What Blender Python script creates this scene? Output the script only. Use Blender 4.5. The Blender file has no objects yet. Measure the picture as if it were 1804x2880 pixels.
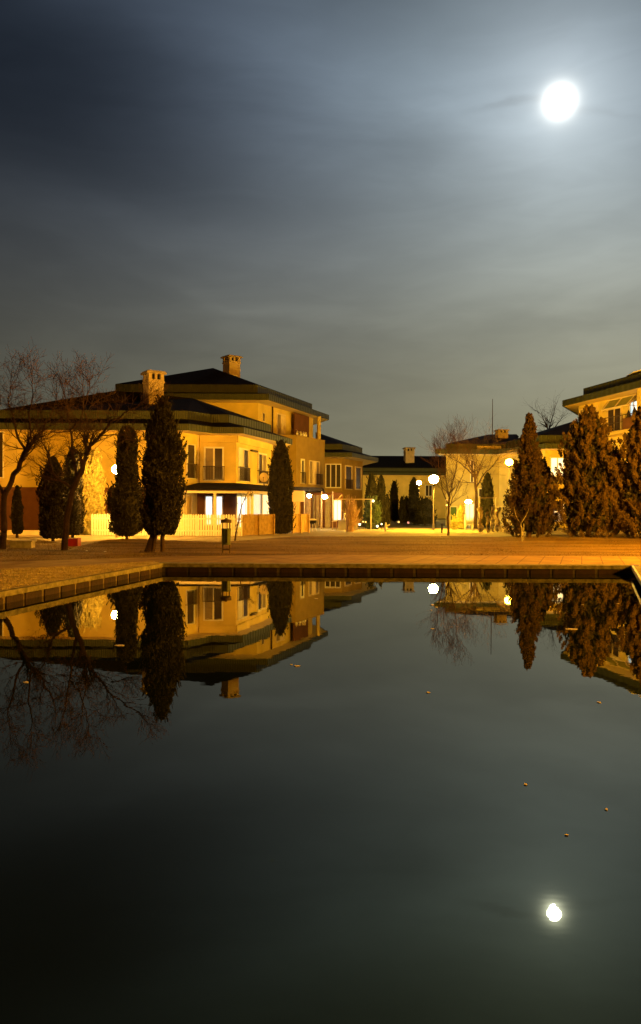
import bpy, math, random
import numpy as np
from mathutils import Vector, Matrix
random.seed(7)
C = bpy.context.scene.collection
SC = bpy.context.scene
# ------------------------------------------------------------------ camera
F = 2164.0; EYE = 1.62
cam_d = bpy.data.cameras.new('camera'); cam = bpy.data.objects.new('camera', cam_d); C.objects.link(cam)
cam_d.sensor_fit = 'VERTICAL'; cam_d.sensor_height = 36.0; cam_d.lens = 36.0*F/2880.0
cam_d.clip_start = 0.05; cam_d.clip_end = 6000
RM = Matrix.Rotation(math.radians(90-0.37), 4, 'X') @ Matrix.Rotation(math.radians(0.286), 4, 'Z')
cam.matrix_world = Matrix.Translation((0, 0, EYE)) @ RM
SC.camera = cam
# ------------------------------------------------------------------ moonlit sky
moon_dir = (RM.to_3x3() @ Vector((1575-902, -(285-1440), -F))).normalized()
W = bpy.data.worlds.new('World'); SC.world = W; W.use_nodes = True
nt = W.node_tree; nt.nodes.clear()
def N(t, **kw):
    n = nt.nodes.new(t)
    for k, v in kw.items(): setattr(n, k, v)
    return n
def M(op, a, b=None, c=None):
    n = N('ShaderNodeMath', operation=op)
    for i, v in enumerate((a, b, c)):
        if v is None: continue
        if isinstance(v, (int, float)): n.inputs[i].default_value = v
        else: nt.links.new(v, n.inputs[i])
    return n.outputs[0]
def VM(op, a, b=None, out=0, scale=None):
    n = N('ShaderNodeVectorMath', operation=op)
    for i, v in enumerate((a, b)):
        if v is None: continue
        if isinstance(v, (tuple, list, Vector)): n.inputs[i].default_value = tuple(v)
        else: nt.links.new(v, n.inputs[i])
    if scale is not None:
        if isinstance(scale, (int, float)): n.inputs['Scale'].default_value = scale
        else: nt.links.new(scale, n.inputs['Scale'])
    return n.outputs[out]
tc = N('ShaderNodeTexCoord'); d0 = VM('NORMALIZE', tc.outputs['Generated'])
sep = N('ShaderNodeSeparateXYZ'); nt.links.new(d0, sep.inputs[0])
dist = VM('DISTANCE', d0, moon_dir, out=1)
def expf(A, s): return M('MULTIPLY', A, M('EXPONENT', M('MULTIPLY', dist, -1.0/s)))
def mrange(v, a, b, c, d, smooth=True):
    n = N('ShaderNodeMapRange'); n.interpolation_type = 'SMOOTHSTEP' if smooth else 'LINEAR'
    nt.links.new(v, n.inputs[0])
    for i, q in enumerate((a, b, c, d)): n.inputs[i+1].default_value = q
    return n.outputs[0]
core = expf(22.0, 0.0049); halo = expf(0.34, 0.062); wide = expf(0.42, 0.20)
elev = mrange(sep.outputs[2], 0.06, 0.56, 1.0, 0.03)
azim = mrange(sep.outputs[0], -0.42, 0.40, 0.48, 1.75, False)
front = M('MULTIPLY', mrange(sep.outputs[1], 0.1, 0.65, 0.06, 1.0), mrange(sep.outputs[2], 0.56, 0.80, 1.0, 0.10))
base = M('MULTIPLY', M('MULTIPLY', elev, azim), M('MULTIPLY', front, 0.125))
# thin veils of cloud: long soft streaks, tilted down to the right
mp = N('ShaderNodeMapping'); nt.links.new(d0, mp.inputs[0]); mp.inputs['Rotation'].default_value = (0, math.radians(14), 0); mp.inputs['Scale'].default_value = (1.3, 1.0, 4.0); mp.inputs['Location'].default_value = (2.3, 0.4, 1.55)
no = N('ShaderNodeTexNoise'); nt.links.new(mp.outputs[0], no.inputs['Vector']); no.inputs['Scale'].default_value = 1.7; no.inputs['Detail'].default_value = 5; no.inputs['Roughness'].default_value = 0.5; no.inputs['Distortion'].default_value = 0.6
veil = mrange(no.outputs[0], 0.28, 0.72, 0.88, 1.13)
mp2 = N('ShaderNodeMapping'); nt.links.new(d0, mp2.inputs[0]); mp2.inputs['Rotation'].default_value = (0, math.radians(11), 0); mp2.inputs['Scale'].default_value = (5, 4, 22)
no2 = N('ShaderNodeTexNoise'); nt.links.new(mp2.outputs[0], no2.inputs['Vector']); no2.inputs['Scale'].default_value = 1.6; no2.inputs['Detail'].default_value = 7; no2.inputs['Distortion'].default_value = 0.8
streak = mrange(no2.outputs[0], 0.30, 0.74, 0.965, 1.045)
veil = M('MULTIPLY', veil, streak)
# clear dark rift in the cloud at upper left, and a brighter band under it
def blob(px, py, su, sv, tilt, amp):
    c = (RM.to_3x3() @ Vector((px-902, -(py-1440), -F))).normalized(); dv = VM('SUBTRACT', d0, c); s_ = N('ShaderNodeSeparateXYZ'); nt.links.new(dv, s_.inputs[0])
    u = s_.outputs[0]; v = M('ADD', s_.outputs[2], M('MULTIPLY', u, tilt)); v = M('ADD', v, M('MULTIPLY', M('SUBTRACT', no.outputs[0], 0.5), 0.12))
    q = M('ADD', M('POWER', M('ABSOLUTE', M('DIVIDE', u, su)), 2.0), M('POWER', M('ABSOLUTE', M('DIVIDE', v, sv)), 2.0))
    return M('ADD', 1.0, M('MULTIPLY', M('EXPONENT', M('MULTIPLY', q, -1.0)), amp))
veil = M('MULTIPLY', M('MULTIPLY', veil, blob(120, 330, 0.23, 0.085, 0.20, -0.46)), M('MULTIPLY', blob(420, 620, 0.22, 0.035, 0.05, 0.28), blob(680, 110, 0.24, 0.055, 0.24, 0.75)))
veil = M('MULTIPLY', veil, M('MULTIPLY', M('MULTIPLY', blob(760, 840, 0.13, 0.010, 0.16, 0.13), blob(1720, 620, 0.12, 0.09, 0.0, 0.22)), M('MULTIPLY', blob(1440, 312, 0.035, 0.0035, 0.0, -0.22), blob(1690, 335, 0.05, 0.004, 0.08, -0.10))))
def rgb(v, col):
    n = N('ShaderNodeVectorMath', operation='SCALE'); n.inputs[0].default_value = col; nt.links.new(v, n.inputs['Scale']); return n.outputs[0]
warm = mrange(sep.outputs[2], 0.05, 0.50, 1.0, 0.0)
mixc = N('ShaderNodeMix', data_type='RGBA'); nt.links.new(warm, mixc.inputs[0]); mixc.inputs[6].default_value = (0.82, 0.95, 1.15, 1); mixc.inputs[7].default_value = (1.12, 1.02, 0.62, 1)
mixw = N('ShaderNodeMix', data_type='RGBA'); nt.links.new(mrange(dist, 0.1, 0.6, 0.0, 1.0), mixw.inputs[0]); mixw.inputs[6].default_value = (0.92, 1.01, 0.97, 1); mixw.inputs[7].default_value = (0.84, 0.97, 1.16, 1)
t_base = VM('SCALE', mixc.outputs[2], scale=M('MULTIPLY', base, veil))
t_wide = VM('SCALE', VM('MULTIPLY', mixw.outputs[2], mixc.outputs[2]), scale=M('MULTIPLY', M('MULTIPLY', wide, veil), front))
t_halo = rgb(M('MULTIPLY', halo, streak), (1.0, 1.02, 0.98)); t_core = rgb(core, (1.0, 0.97, 0.88))
tot = VM('ADD', VM('ADD', t_base, t_wide), VM('ADD', t_halo, t_core))
tot = VM('ADD', tot, (0.0015, 0.003, 0.006))
bg = N('ShaderNodeBackground'); nt.links.new(tot, bg.inputs[0]); bg.inputs[1].default_value = 1.0
ow = N('ShaderNodeOutputWorld'); nt.links.new(bg.outputs[0], ow.inputs[0])
sl = bpy.data.lights.new('moonlight', 'SUN'); sl.energy = 0.05; sl.angle = math.radians(0.6); sl.color = (0.85, 0.93, 1.0)
so = bpy.data.objects.new('moonlight', sl); C.objects.link(so); so.rotation_euler = moon_dir.to_track_quat('Z', 'Y').to_euler()
# ------------------------------------------------------------------ exposure
SC.view_settings.view_transform = 'Standard'; SC.view_settings.look = 'None'; SC.view_settings.exposure = 0; SC.view_settings.gamma = 1
SC.render.engine = 'CYCLES'
SODIUM = (1.0, 0.40, 0.012); WARM = (1.0, 0.54, 0.035)

# ================================================================== helpers
def hor(px): return 1426 + (px-902)*0.005
def gp(px, py):
    D = F*EYE/(py-hor(px)); return ((px-902)/F*D, D)
def xw(px, D): return (px-902)/F*D
def zw(px, py, D): return EYE + (hor(px)-py)/F*D
def onseg(p0, p1, px):        # where the sight line through px crosses the wall line p0-p1
    k = (px-902)/F; dx, dy = p1[0]-p0[0], p1[1]-p0[1]
    t = (k*p0[1]-p0[0])/(dx-k*dy)
    return (p0[0]+dx*t, p0[1]+dy*t)

MATS = {}
def mat(name, col, rough=0.8, var=0.0, scale=3.0, bump=0.0, bscale=20.0, emit=None, es=0.0, spec=0.3, metal=0.0, kind=None, ior=None):
    if name in MATS: return MATS[name]
    m = bpy.data.materials.new(name); m.use_nodes = True; t = m.node_tree; b = t.nodes['Principled BSDF']
    b.inputs['Base Color'].default_value = (*col, 1); b.inputs['Roughness'].default_value = rough
    b.inputs['Specular IOR Level'].default_value = spec; b.inputs['Metallic'].default_value = metal
    if ior: b.inputs['IOR'].default_value = ior
    tcn = t.nodes.new('ShaderNodeTexCoord')
    if var:
        n = t.nodes.new('ShaderNodeTexNoise'); n.inputs['Scale'].default_value = scale; n.inputs['Detail'].default_value = 6
        t.links.new(tcn.outputs['Object'], n.inputs['Vector'])
        r = t.nodes.new('ShaderNodeValToRGB'); r.color_ramp.elements[0].position = 0.3; r.color_ramp.elements[1].position = 0.72
        r.color_ramp.elements[0].color = (*[c*(1-var) for c in col], 1); r.color_ramp.elements[1].color = (*[min(1, c*(1+var)) for c in col], 1)
        t.links.new(n.outputs[0], r.inputs[0]); t.links.new(r.outputs[0], b.inputs['Base Color'])
    if bump:
        n = t.nodes.new('ShaderNodeTexNoise'); n.inputs['Scale'].default_value = bscale; n.inputs['Detail'].default_value = 4
        t.links.new(tcn.outputs['Object'], n.inputs['Vector'])
        bp = t.nodes.new('ShaderNodeBump'); bp.inputs['Strength'].default_value = bump; bp.inputs['Distance'].default_value = 0.03
        t.links.new(n.outputs[0], bp.inputs['Height']); t.links.new(bp.outputs[0], b.inputs['Normal'])
    if emit:
        b.inputs['Emission Color'].default_value = (*emit, 1); b.inputs['Emission Strength'].default_value = es
    MATS[name] = m; return m
def seam_mat(name, col, vec_scale, wscale, depth=0.02, rough=0.5, kind='BANDS', direction='X', var=0.15):
    """metal or tile courses: a wave bump along one axis"""
    m = mat(name, col, rough, var, 2.0); t = m.node_tree; b = t.nodes['Principled BSDF']
    tcn = t.nodes.new('ShaderNodeTexCoord'); w = t.nodes.new('ShaderNodeTexWave'); w.bands_direction = direction
    w.inputs['Scale'].default_value = wscale; t.links.new(tcn.outputs['Object'], w.inputs['Vector'])
    bp = t.nodes.new('ShaderNodeBump'); bp.inputs['Strength'].default_value = 0.8; bp.inputs['Distance'].default_value = depth
    t.links.new(w.outputs['Fac'], bp.inputs['Height']); t.links.new(bp.outputs[0], b.inputs['Normal'])
    return m

class MB:
    def __init__(s): s.v = []; s.f = []
    def add(s, vs, fs):
        o = len(s.v); s.v += [tuple(v) for v in vs]; s.f += [tuple(i+o for i in f) for f in fs]; return s
    def box(s, c, size, rz=0.0):
        hx, hy, hz_ = size[0]/2, size[1]/2, size[2]/2; ca, sa = math.cos(rz), math.sin(rz); vs = []
        for z in (-hz_, hz_):
            for x, y in ((-hx, -hy), (hx, -hy), (hx, hy), (-hx, hy)):
                vs.append((c[0]+x*ca-y*sa, c[1]+x*sa+y*ca, c[2]+z))
        return s.add(vs, [(3, 2, 1, 0), (4, 5, 6, 7), (0, 1, 5, 4), (1, 2, 6, 5), (2, 3, 7, 6), (3, 0, 4, 7)])
    def prism(s, poly, z0, z1, bottom=True, top=True):
        n = len(poly); a = sum(poly[i][0]*poly[(i+1) % n][1]-poly[(i+1) % n][0]*poly[i][1] for i in range(n))
        if a < 0: poly = poly[::-1]
        vs = [(x, y, z0) for x, y in poly]+[(x, y, z1) for x, y in poly]
        fs = [(i, (i+1) % n, n+(i+1) % n, n+i) for i in range(n)]
        if bottom: fs.append(tuple(range(n-1, -1, -1)))
        if top: fs.append(tuple(range(n, 2*n)))
        return s.add(vs, fs)
    def loft(s, A, B):       # A, B lists of 3D points of equal length, closed rings
        n = len(A); fs = []
        for i in range(n):
            j = (i+1) % n
            if B[i] == B[j]: fs.append((i, j, n+i))
            else: fs.append((i, j, n+j, n+i))
        return s.add(list(A)+list(B), fs)
    def tube(s, p0, p1, r0, r1=None, n=8, caps=True):
        r1 = r0 if r1 is None else r1
        p0, p1 = Vector(p0), Vector(p1); d = (p1-p0)
        if d.length < 1e-6: return s
        d.normalize(); a = d.orthogonal().normalized(); b = d.cross(a); vs = []
        for p, r in ((p0, r0), (p1, r1)):
            for i in range(n):
                q = 2*math.pi*i/n; vs.append(p+a*math.cos(q)*r+b*math.sin(q)*r)
        fs = [(i, (i+1) % n, n+(i+1) % n, n+i) for i in range(n)]
        if caps: fs += [tuple(range(n-1, -1, -1)), tuple(range(n, 2*n))]
        return s.add(vs, fs)
    def path(s, pts, rad, n=6):
        for i in range(len(pts)-1): s.tube(pts[i], pts[i+1], rad[i] if isinstance(rad, list) else rad, rad[i+1] if isinstance(rad, list) else rad, n)
        return s
    def lathe(s, c, prof, n=16, sx=1.0, sy=1.0, wob=None):
        vs = []; m = len(prof)
        for k, (r, z) in enumerate(prof):
            for i in range(n):
                q = 2*math.pi*i/n; rr = r*(wob(q, k/m) if wob else 1)
                vs.append((c[0]+rr*math.cos(q)*sx, c[1]+rr*math.sin(q)*sy, c[2]+z))
        fs = [(k*n+i, k*n+(i+1) % n, (k+1)*n+(i+1) % n, (k+1)*n+i) for k in range(m-1) for i in range(n)]
        fs += [tuple(range(n-1, -1, -1)), tuple(range((m-1)*n, m*n))]
        return s.add(vs, fs)
    def ball(s, c, r, n=14, m=8, sz=1.0):
        pr = [(r*math.sin(math.pi*(k+.02)/(m+.04)), -r*sz*math.cos(math.pi*(k+.02)/(m+.04))) for k in range(m+1)]
        return s.lathe(c, pr, n)
    def leaves(s, cen, ax, L, Wd, rng):
        n = len(cen); ax = ax/np.linalg.norm(ax, axis=1)[:, None]
        r = rng.normal(size=(n, 3)); b = np.cross(ax, r); b /= np.linalg.norm(b, axis=1)[:, None]
        L = np.asarray(L).reshape(-1, 1); Wd = np.asarray(Wd).reshape(-1, 1)
        q = np.stack([cen-ax*L, cen+b*Wd, cen+ax*L, cen-b*Wd], 1).reshape(-1, 3); o = len(s.v)
        s.v += [tuple(x) for x in q.tolist()]; s.f += [(o+4*i, o+4*i+1, o+4*i+2, o+4*i+3) for i in range(n)]
        return s
ORG = {}
def build(mb, name, m, parent=None, org=None, smooth=False):
    o3 = Vector(ORG[parent.name]) if parent is not None else Vector(org or (0, 0, 0))
    me = bpy.data.meshes.new(name); me.from_pydata([(v[0]-o3[0], v[1]-o3[1], v[2]-o3[2]) for v in mb.v], [], mb.f)
    me.materials.append(m)
    if smooth: me.polygons.foreach_set('use_smooth', [True]*len(me.polygons))
    me.update(); o = bpy.data.objects.new(name, me); C.objects.link(o)
    if parent is not None: o.parent = parent
    else: o.location = o3
    ORG[o.name] = tuple(o3); return o
def tag(o, label=None, cat=None, group=None, kind=None):
    if label: o['label'] = label
    if cat: o['category'] = cat
    if group: o['group'] = group
    if kind: o['kind'] = kind
    return o
def thing(name, label, cat, loc, group=None, rz=0.0):
    o = bpy.data.objects.new(name, None); C.objects.link(o); o.location = loc; o.rotation_euler.z = rz; o.empty_display_size = 0.3
    ORG[o.name] = tuple(loc); return tag(o, label, cat, group)
def copy_tree(o, parent=None):
    c = o.copy(); C.objects.link(c)
    if parent is not None: c.parent = parent
    for ch in list(o.children): copy_tree(ch, c)
    return c

# ================================================================== materials
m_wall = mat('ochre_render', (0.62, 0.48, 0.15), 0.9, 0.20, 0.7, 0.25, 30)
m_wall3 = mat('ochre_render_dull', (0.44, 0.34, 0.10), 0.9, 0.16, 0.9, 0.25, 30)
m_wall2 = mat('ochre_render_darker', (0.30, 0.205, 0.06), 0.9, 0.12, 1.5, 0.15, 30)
m_lower = mat('redbrown_render', (0.13, 0.055, 0.03), 0.9, 0.18, 1.5, 0.3, 12)
m_soffit = mat('soffit_boards', (0.66, 0.52, 0.30), 0.8, 0.06)
m_fascia = seam_mat('green_metal_fascia', (0.040, 0.046, 0.022), None, 2.2, 0.03)
m_fascia2 = seam_mat('green_metal_fascia_side', (0.11, 0.135, 0.05), None, 1.1, 0.03, direction='Y')
m_roof = mat('dark_shingles', (0.013, 0.010, 0.008), 0.95, 0.35, 6, 0.5, 14, spec=0.08)
m_white = mat('white_frame', (0.74, 0.70, 0.62), 0.5, 0.05)
m_dark_glass = mat('dark_glass', (0.05, 0.035, 0.025), 0.25, 0.2, 1.5, spec=0.2)
m_blind = seam_mat('window_blind', (0.26, 0.20, 0.13), None, 3.2, 0.02, direction='Z')
m_rail = mat('dark_rail', (0.05, 0.03, 0.02), 0.6, 0.1)
m_chim = mat('chimney_render', (0.55, 0.42, 0.26), 0.9, 0.15, 4, 0.3, 20)
m_chimcap = mat('chimney_cap', (0.42, 0.33, 0.24), 0.9, 0.15, 4)
m_black = mat('black_void', (0.012, 0.009, 0.007), 0.9)
m_lit_cool = mat('lit_cool_window', (0.6, 0.6, 0.6), 0.6, emit=(0.80, 0.93, 1.0), es=1.15)
m_lit_warm = mat('lit_warm_window', (0.6, 0.6, 0.5), 0.6, emit=(1.0, 0.88, 0.50), es=1.5)
m_lit_blue = mat('lit_blue_window', (0.4, 0.5, 0.6), 0.6, emit=(0.45, 0.76, 1.0), es=0.95)
m_lit_pale = mat('lit_pale_blind', (0.6, 0.6, 0.5), 0.6, emit=(0.95, 0.90, 0.72), es=0.62)
m_wood = mat('fence_wood', (0.36, 0.24, 0.11), 0.8, 0.25, 5, 0.2, 20)
m_picket = mat('cream_picket_paint', (0.82, 0.78, 0.66), 0.6, 0.08, 6)
m_cream = mat('cream_paint', (0.70, 0.58, 0.40), 0.7, 0.08)
m_bark = mat('bark', (0.07, 0.04, 0.025), 0.95, 0.35, 6, 0.8, 25)
m_twig = mat('twigs', (0.07, 0.036, 0.02), 0.9, 0.25, 3)
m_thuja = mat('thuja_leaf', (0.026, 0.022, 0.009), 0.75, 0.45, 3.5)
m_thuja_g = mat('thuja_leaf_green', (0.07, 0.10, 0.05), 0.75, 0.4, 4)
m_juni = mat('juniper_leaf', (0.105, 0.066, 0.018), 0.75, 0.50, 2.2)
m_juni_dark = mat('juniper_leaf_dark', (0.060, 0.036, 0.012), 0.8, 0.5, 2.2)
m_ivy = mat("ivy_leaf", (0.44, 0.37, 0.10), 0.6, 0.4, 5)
m_bloom = mat('pale_vine_leaf', (0.68, 0.58, 0.38), 0.7, 0.45, 6)
m_metal = mat('lamp_pole_paint', (0.55, 0.50, 0.42), 0.5, 0.1, spec=0.5)
m_bin = mat('green_bin_metal', (0.06, 0.08, 0.035), 0.45, 0.3, 4, spec=0.5)
m_binc = mat('brown_bin_roof', (0.055, 0.03, 0.02), 0.6, 0.2)
m_conc = mat('concrete', (0.36, 0.33, 0.27), 0.9, 0.3, 5, 0.5, 18)
m_plastic = mat('white_plastic', (0.75, 0.72, 0.66), 0.4)

# ================================================================== ground, pool, paths
PFL = (-4.42, 21.62); PFR = (8.78, 21.62); PNL = (PFL[0]-0.208*(21.62-1.15), 1.15); PNR = (8.78-0.36*(21.62-1.15), 1.15)
def ground_mat(name, c1, c2, c3, s1, s2, bump=0.6, bs=30, rough=0.95):
    m = bpy.data.materials.new(name); m.use_nodes = True; t = m.node_tree; b = t.nodes['Principled BSDF']; b.inputs['Roughness'].default_value = rough; b.inputs['Specular IOR Level'].default_value = 0.15
    tcn = t.nodes.new('ShaderNodeTexCoord'); n1 = t.nodes.new('ShaderNodeTexNoise'); n1.inputs['Scale'].default_value = s1; n1.inputs['Detail'].default_value = 7; n1.inputs['Roughness'].default_value = 0.62
    n2 = t.nodes.new('ShaderNodeTexNoise'); n2.inputs['Scale'].default_value = s2; n2.inputs['Detail'].default_value = 5
    for n in (n1, n2): t.links.new(tcn.outputs['Object'], n.inputs['Vector'])
    r = t.nodes.new('ShaderNodeValToRGB'); r.color_ramp.elements[0].position = 0.34; r.color_ramp.elements[0].color = (*c1, 1); r.color_ramp.elements[1].position = 0.66; r.color_ramp.elements[1].color = (*c2, 1)
    t.links.new(n1.outputs[0], r.inputs[0])
    mx = t.nodes.new('ShaderNodeMix'); mx.data_type = 'RGBA'; r2 = t.nodes.new('ShaderNodeValToRGB'); r2.color_ramp.elements[0].position = 0.45; r2.color_ramp.elements[1].position = 0.7
    t.links.new(n2.outputs[0], r2.inputs[0]); t.links.new(r2.outputs[0], mx.inputs[0]); t.links.new(r.outputs[0], mx.inputs[6]); mx.inputs[7].default_value = (*c3, 1)
    t.links.new(mx.outputs[2], b.inputs['Base Color'])
    n3 = t.nodes.new('ShaderNodeTexNoise'); n3.inputs['Scale'].default_value = bs; n3.inputs['Detail'].default_value = 4; t.links.new(tcn.outputs['Object'], n3.inputs['Vector'])
    bp = t.nodes.new('ShaderNodeBump'); bp.inputs['Strength'].default_value = bump; bp.inputs['Distance'].default_value = 0.05; t.links.new(n3.outputs[0], bp.inputs['Height']); t.links.new(bp.outputs[0], b.inputs['Normal'])
    return m
m_soil = ground_mat('bare_soil', (0.05, 0.035, 0.02), (0.09, 0.06, 0.035), (0.07, 0.06, 0.03), 0.7, 3)
m_lawn = ground_mat('winter_lawn', (0.055, 0.030, 0.010), (0.24, 0.155, 0.05), (0.25, 0.17, 0.06), 0.35, 0.22, 0.35, 9)
for n_ in [q for q in m_lawn.node_tree.nodes if q.type == 'TEX_NOISE' and q.inputs['Scale'].default_value < 1]:
    mp_ = m_lawn.node_tree.nodes.new('ShaderNodeMapping'); mp_.inputs['Scale'].default_value = (0.45, 2.6, 1); l_ = n_.inputs['Vector'].links[0]; src_ = l_.from_socket; m_lawn.node_tree.links.new(src_, mp_.inputs[0]); m_lawn.node_tree.links.new(mp_.outputs[0], n_.inputs['Vector'])
m_path_lit = ground_mat('path_and_lamplit_grass', (0.34, 0.27, 0.17), (0.46, 0.37, 0.23), (0.30, 0.27, 0.14), 0.5, 1.1, 0.3, 15)
m_verge = ground_mat('pebble_verge', (0.30, 0.24, 0.12), (0.55, 0.46, 0.24), (0.22, 0.18, 0.08), 5.0, 2.0, 1.0, 22)
m_lawn_far = ground_mat('far_lawn', (0.05, 0.05, 0.02), (0.10, 0.09, 0.03), (0.07, 0.06, 0.02), 0.5, 2)

g = MB()
BL, BR = (-300, -60), (300, 1200)
inL, inR = PFL[0]-0.42, PFR[0]+0.46; nr = PNR[0]+0.42-.14
nl = (PNL[0]-0.42, 0.75)
g.add([(-400, 22.05, 0), (400, 22.05, 0), (400, 1500, 0), (-400, 1500, 0)], [(0, 1, 2, 3)])
g.add([(-400, 0.75, 0), (nl[0], 0.75, 0), (inL, 22.05, 0), (-400, 22.05, 0)], [(0, 1, 2, 3)])
g.add([(nr, 0.75, 0), (400, 0.75, 0), (400, 22.05, 0), (inR, 22.05, 0)], [(0, 1, 2, 3)])
g.add([(-400, -60, 0), (400, -60, 0), (400, 0.75, 0), (-400, 0.75, 0)], [(0, 1, 2, 3)])
tag(build(g, 'ground', m_soil), 'dark bare ground between the houses and round the pool', 'ground', kind='structure')
def sheet(name, pts, z, m, label, cat='ground', kind='structure'):
    b = MB(); b.add([(x, y, z) for x, y in pts], [tuple(range(len(pts)))])
    n = len(pts); a = sum(pts[i][0]*pts[(i+1) % n][1]-pts[(i+1) % n][0]*pts[i][1] for i in range(n))
    if a < 0: b.f = [tuple(reversed(b.f[0]))]
    return tag(build(b, name, m), label, cat, kind=kind)
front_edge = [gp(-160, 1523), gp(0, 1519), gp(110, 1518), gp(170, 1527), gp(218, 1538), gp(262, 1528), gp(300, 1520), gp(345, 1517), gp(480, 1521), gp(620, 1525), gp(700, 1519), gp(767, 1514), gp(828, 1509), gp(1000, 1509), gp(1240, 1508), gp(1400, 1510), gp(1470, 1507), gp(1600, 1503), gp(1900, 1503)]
lawn_front = [gp(-300, 1590), gp(0, 1581), gp(250, 1573), gp(525, 1565), gp(902, 1560), gp(1300, 1563), gp(1804, 1566), gp(2200, 1568)]
sheet('lawn', lawn_front + list(reversed(front_edge)), 0.004, m_lawn, 'brown winter lawn between the paved promenade and the pale path', 'lawn')
sheet('path', front_edge + [(30, 60), (8.5, 60), (3, 62.5), (-3, 60), (-26, 47)], 0.006, m_path_lit, 'pale path and forecourt in front of the houses, lamplight on the grass painted in', 'path')  # pale colour also paints the lamplit grass and the light's sharp front edge
sheet('lawn', [(-3, 62.6), (8.4, 60.1), (30, 60.1), (40, 112), (-2, 112)], 0.005, m_lawn_far, 'dark lawn running back between the houses', 'lawn')
# paved promenade: slabs with joints
m_pave = bpy.data.materials.new('paving_slabs'); m_pave.use_nodes = True; t = m_pave.node_tree; b_ = t.nodes['Principled BSDF']; b_.inputs['Roughness'].default_value = 0.85; b_.inputs['Specular IOR Level'].default_value = 0.25
tcn = t.nodes.new('ShaderNodeTexCoord'); br = t.nodes.new('ShaderNodeTexBrick'); br.inputs['Scale'].default_value = 1.0; br.inputs['Brick Width'].default_value = 0.62; br.inputs['Row Height'].default_value = 1.15; br.inputs['Mortar Size'].default_value = 0.016; br.offset = 0
br.inputs['Color1'].default_value = (0.34, 0.225, 0.05, 1); br.inputs['Color2'].default_value = (0.39, 0.255, 0.06, 1); br.inputs['Mortar'].default_value = (0.17, 0.105, 0.045, 1)
nn = t.nodes.new('ShaderNodeTexNoise'); nn.inputs['Scale'].default_value = 1.3; nn.inputs['Detail'].default_value = 8
mx = t.nodes.new('ShaderNodeMix'); mx.data_type = 'RGBA'; mx.blend_type = 'MULTIPLY'; mx.inputs[0].default_value = 0.8
r_ = t.nodes.new('ShaderNodeValToRGB'); r_.color_ramp.elements[0].position = 0.3; r_.color_ramp.elements[0].color = (0.55, 0.5, 0.45, 1); r_.color_ramp.elements[1].position = 0.7; r_.color_ramp.elements[1].color = (1, 1, 1, 1)
sx_n = t.nodes.new('ShaderNodeSeparateXYZ'); cx_n = t.nodes.new('ShaderNodeCombineXYZ'); mm_n = t.nodes.new('ShaderNodeMath'); mm_n.operation = 'MULTIPLY_ADD'; mm_n.inputs[1].default_value = -0.34
t.links.new(tcn.outputs['Object'], sx_n.inputs[0]); t.links.new(sx_n.outputs[1], mm_n.inputs[0]); t.links.new(sx_n.outputs[0], mm_n.inputs[2]); t.links.new(mm_n.outputs[0], cx_n.inputs[0]); t.links.new(sx_n.outputs[1], cx_n.inputs[1]); t.links.new(cx_n.outputs[0], br.inputs['Vector']); t.links.new(tcn.outputs['Object'], nn.inputs['Vector']); t.links.new(nn.outputs[0], r_.inputs[0]); t.links.new(br.outputs[0], mx.inputs[6]); t.links.new(r_.outputs[0], mx.inputs[7]); t.links.new(mx.outputs[2], b_.inputs['Base Color'])
vo0 = gp(-160, 1616); vo1 = gp(0, 1606); vo2 = gp(230, 1595); vo3 = (PFL[0]-0.35, 22.08)
sheet('promenade', [vo0, vo1, vo2, vo3, (PFR[0]+.36, 22.08), (PFR[0]+.36-.36*14, 8.08), (40, 8)] + list(reversed(lawn_front)), 0.008, m_pave, 'paved promenade along the far side of the pool', 'pavement')
ci = lambda D, w: (PFL[0]-w-0.208*(21.62-D), D)
sheet('verge', [vo0, vo1, vo2, vo3, ci(21.5, 0.02), ci(8, 0.02), (-12, 8)], 0.028, m_verge, 'rough pebbled verge on the left bank of the pool', 'verge')
# water
m_water = bpy.data.materials.new('pool_water'); m_water.use_nodes = True; t = m_water.node_tree; b_ = t.nodes['Principled BSDF']
b_.inputs['Specular Tint'].default_value = (0.88, 1.0, 0.22, 1); b_.inputs['Base Color'].default_value = (0.0028, 0.0048, 0.0006, 1); b_.inputs['Roughness'].default_value = 0.0; b_.inputs['IOR'].default_value = 1.54; b_.inputs['Specular IOR Level'].default_value = 0.5
tcn = t.nodes.new('ShaderNodeTexCoord'); mpn = t.nodes.new('ShaderNodeMapping'); mpn.inputs['Scale'].default_value = (1.2, 2.2, 1)
nn = t.nodes.new('ShaderNodeTexNoise'); nn.inputs['Scale'].default_value = 1.6; nn.inputs['Detail'].default_value = 3
bp = t.nodes.new('ShaderNodeBump'); bp.inputs['Strength'].default_value = 0.5; bp.inputs['Distance'].default_value = 0.0007
t.links.new(tcn.outputs['Object'], mpn.inputs[0]); t.links.new(mpn.outputs[0], nn.inputs['Vector']); t.links.new(nn.outputs[0], bp.inputs['Height']); t.links.new(bp.outputs[0], b_.inputs['Normal'])
w = MB(); ww = 0.40
w.add([(PNL[0]-ww, 0.8, -0.23), (PNR[0]+ww, 0.8, -0.23), (PFR[0]+ww, PFR[1]+ww, -0.23), (PFL[0]-ww, PFL[1]+ww, -0.23)], [(0, 1, 2, 3)])
tag(build(w, 'water', m_water), 'still dark pool water mirroring the moon and houses', 'water', kind='structure')
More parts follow.
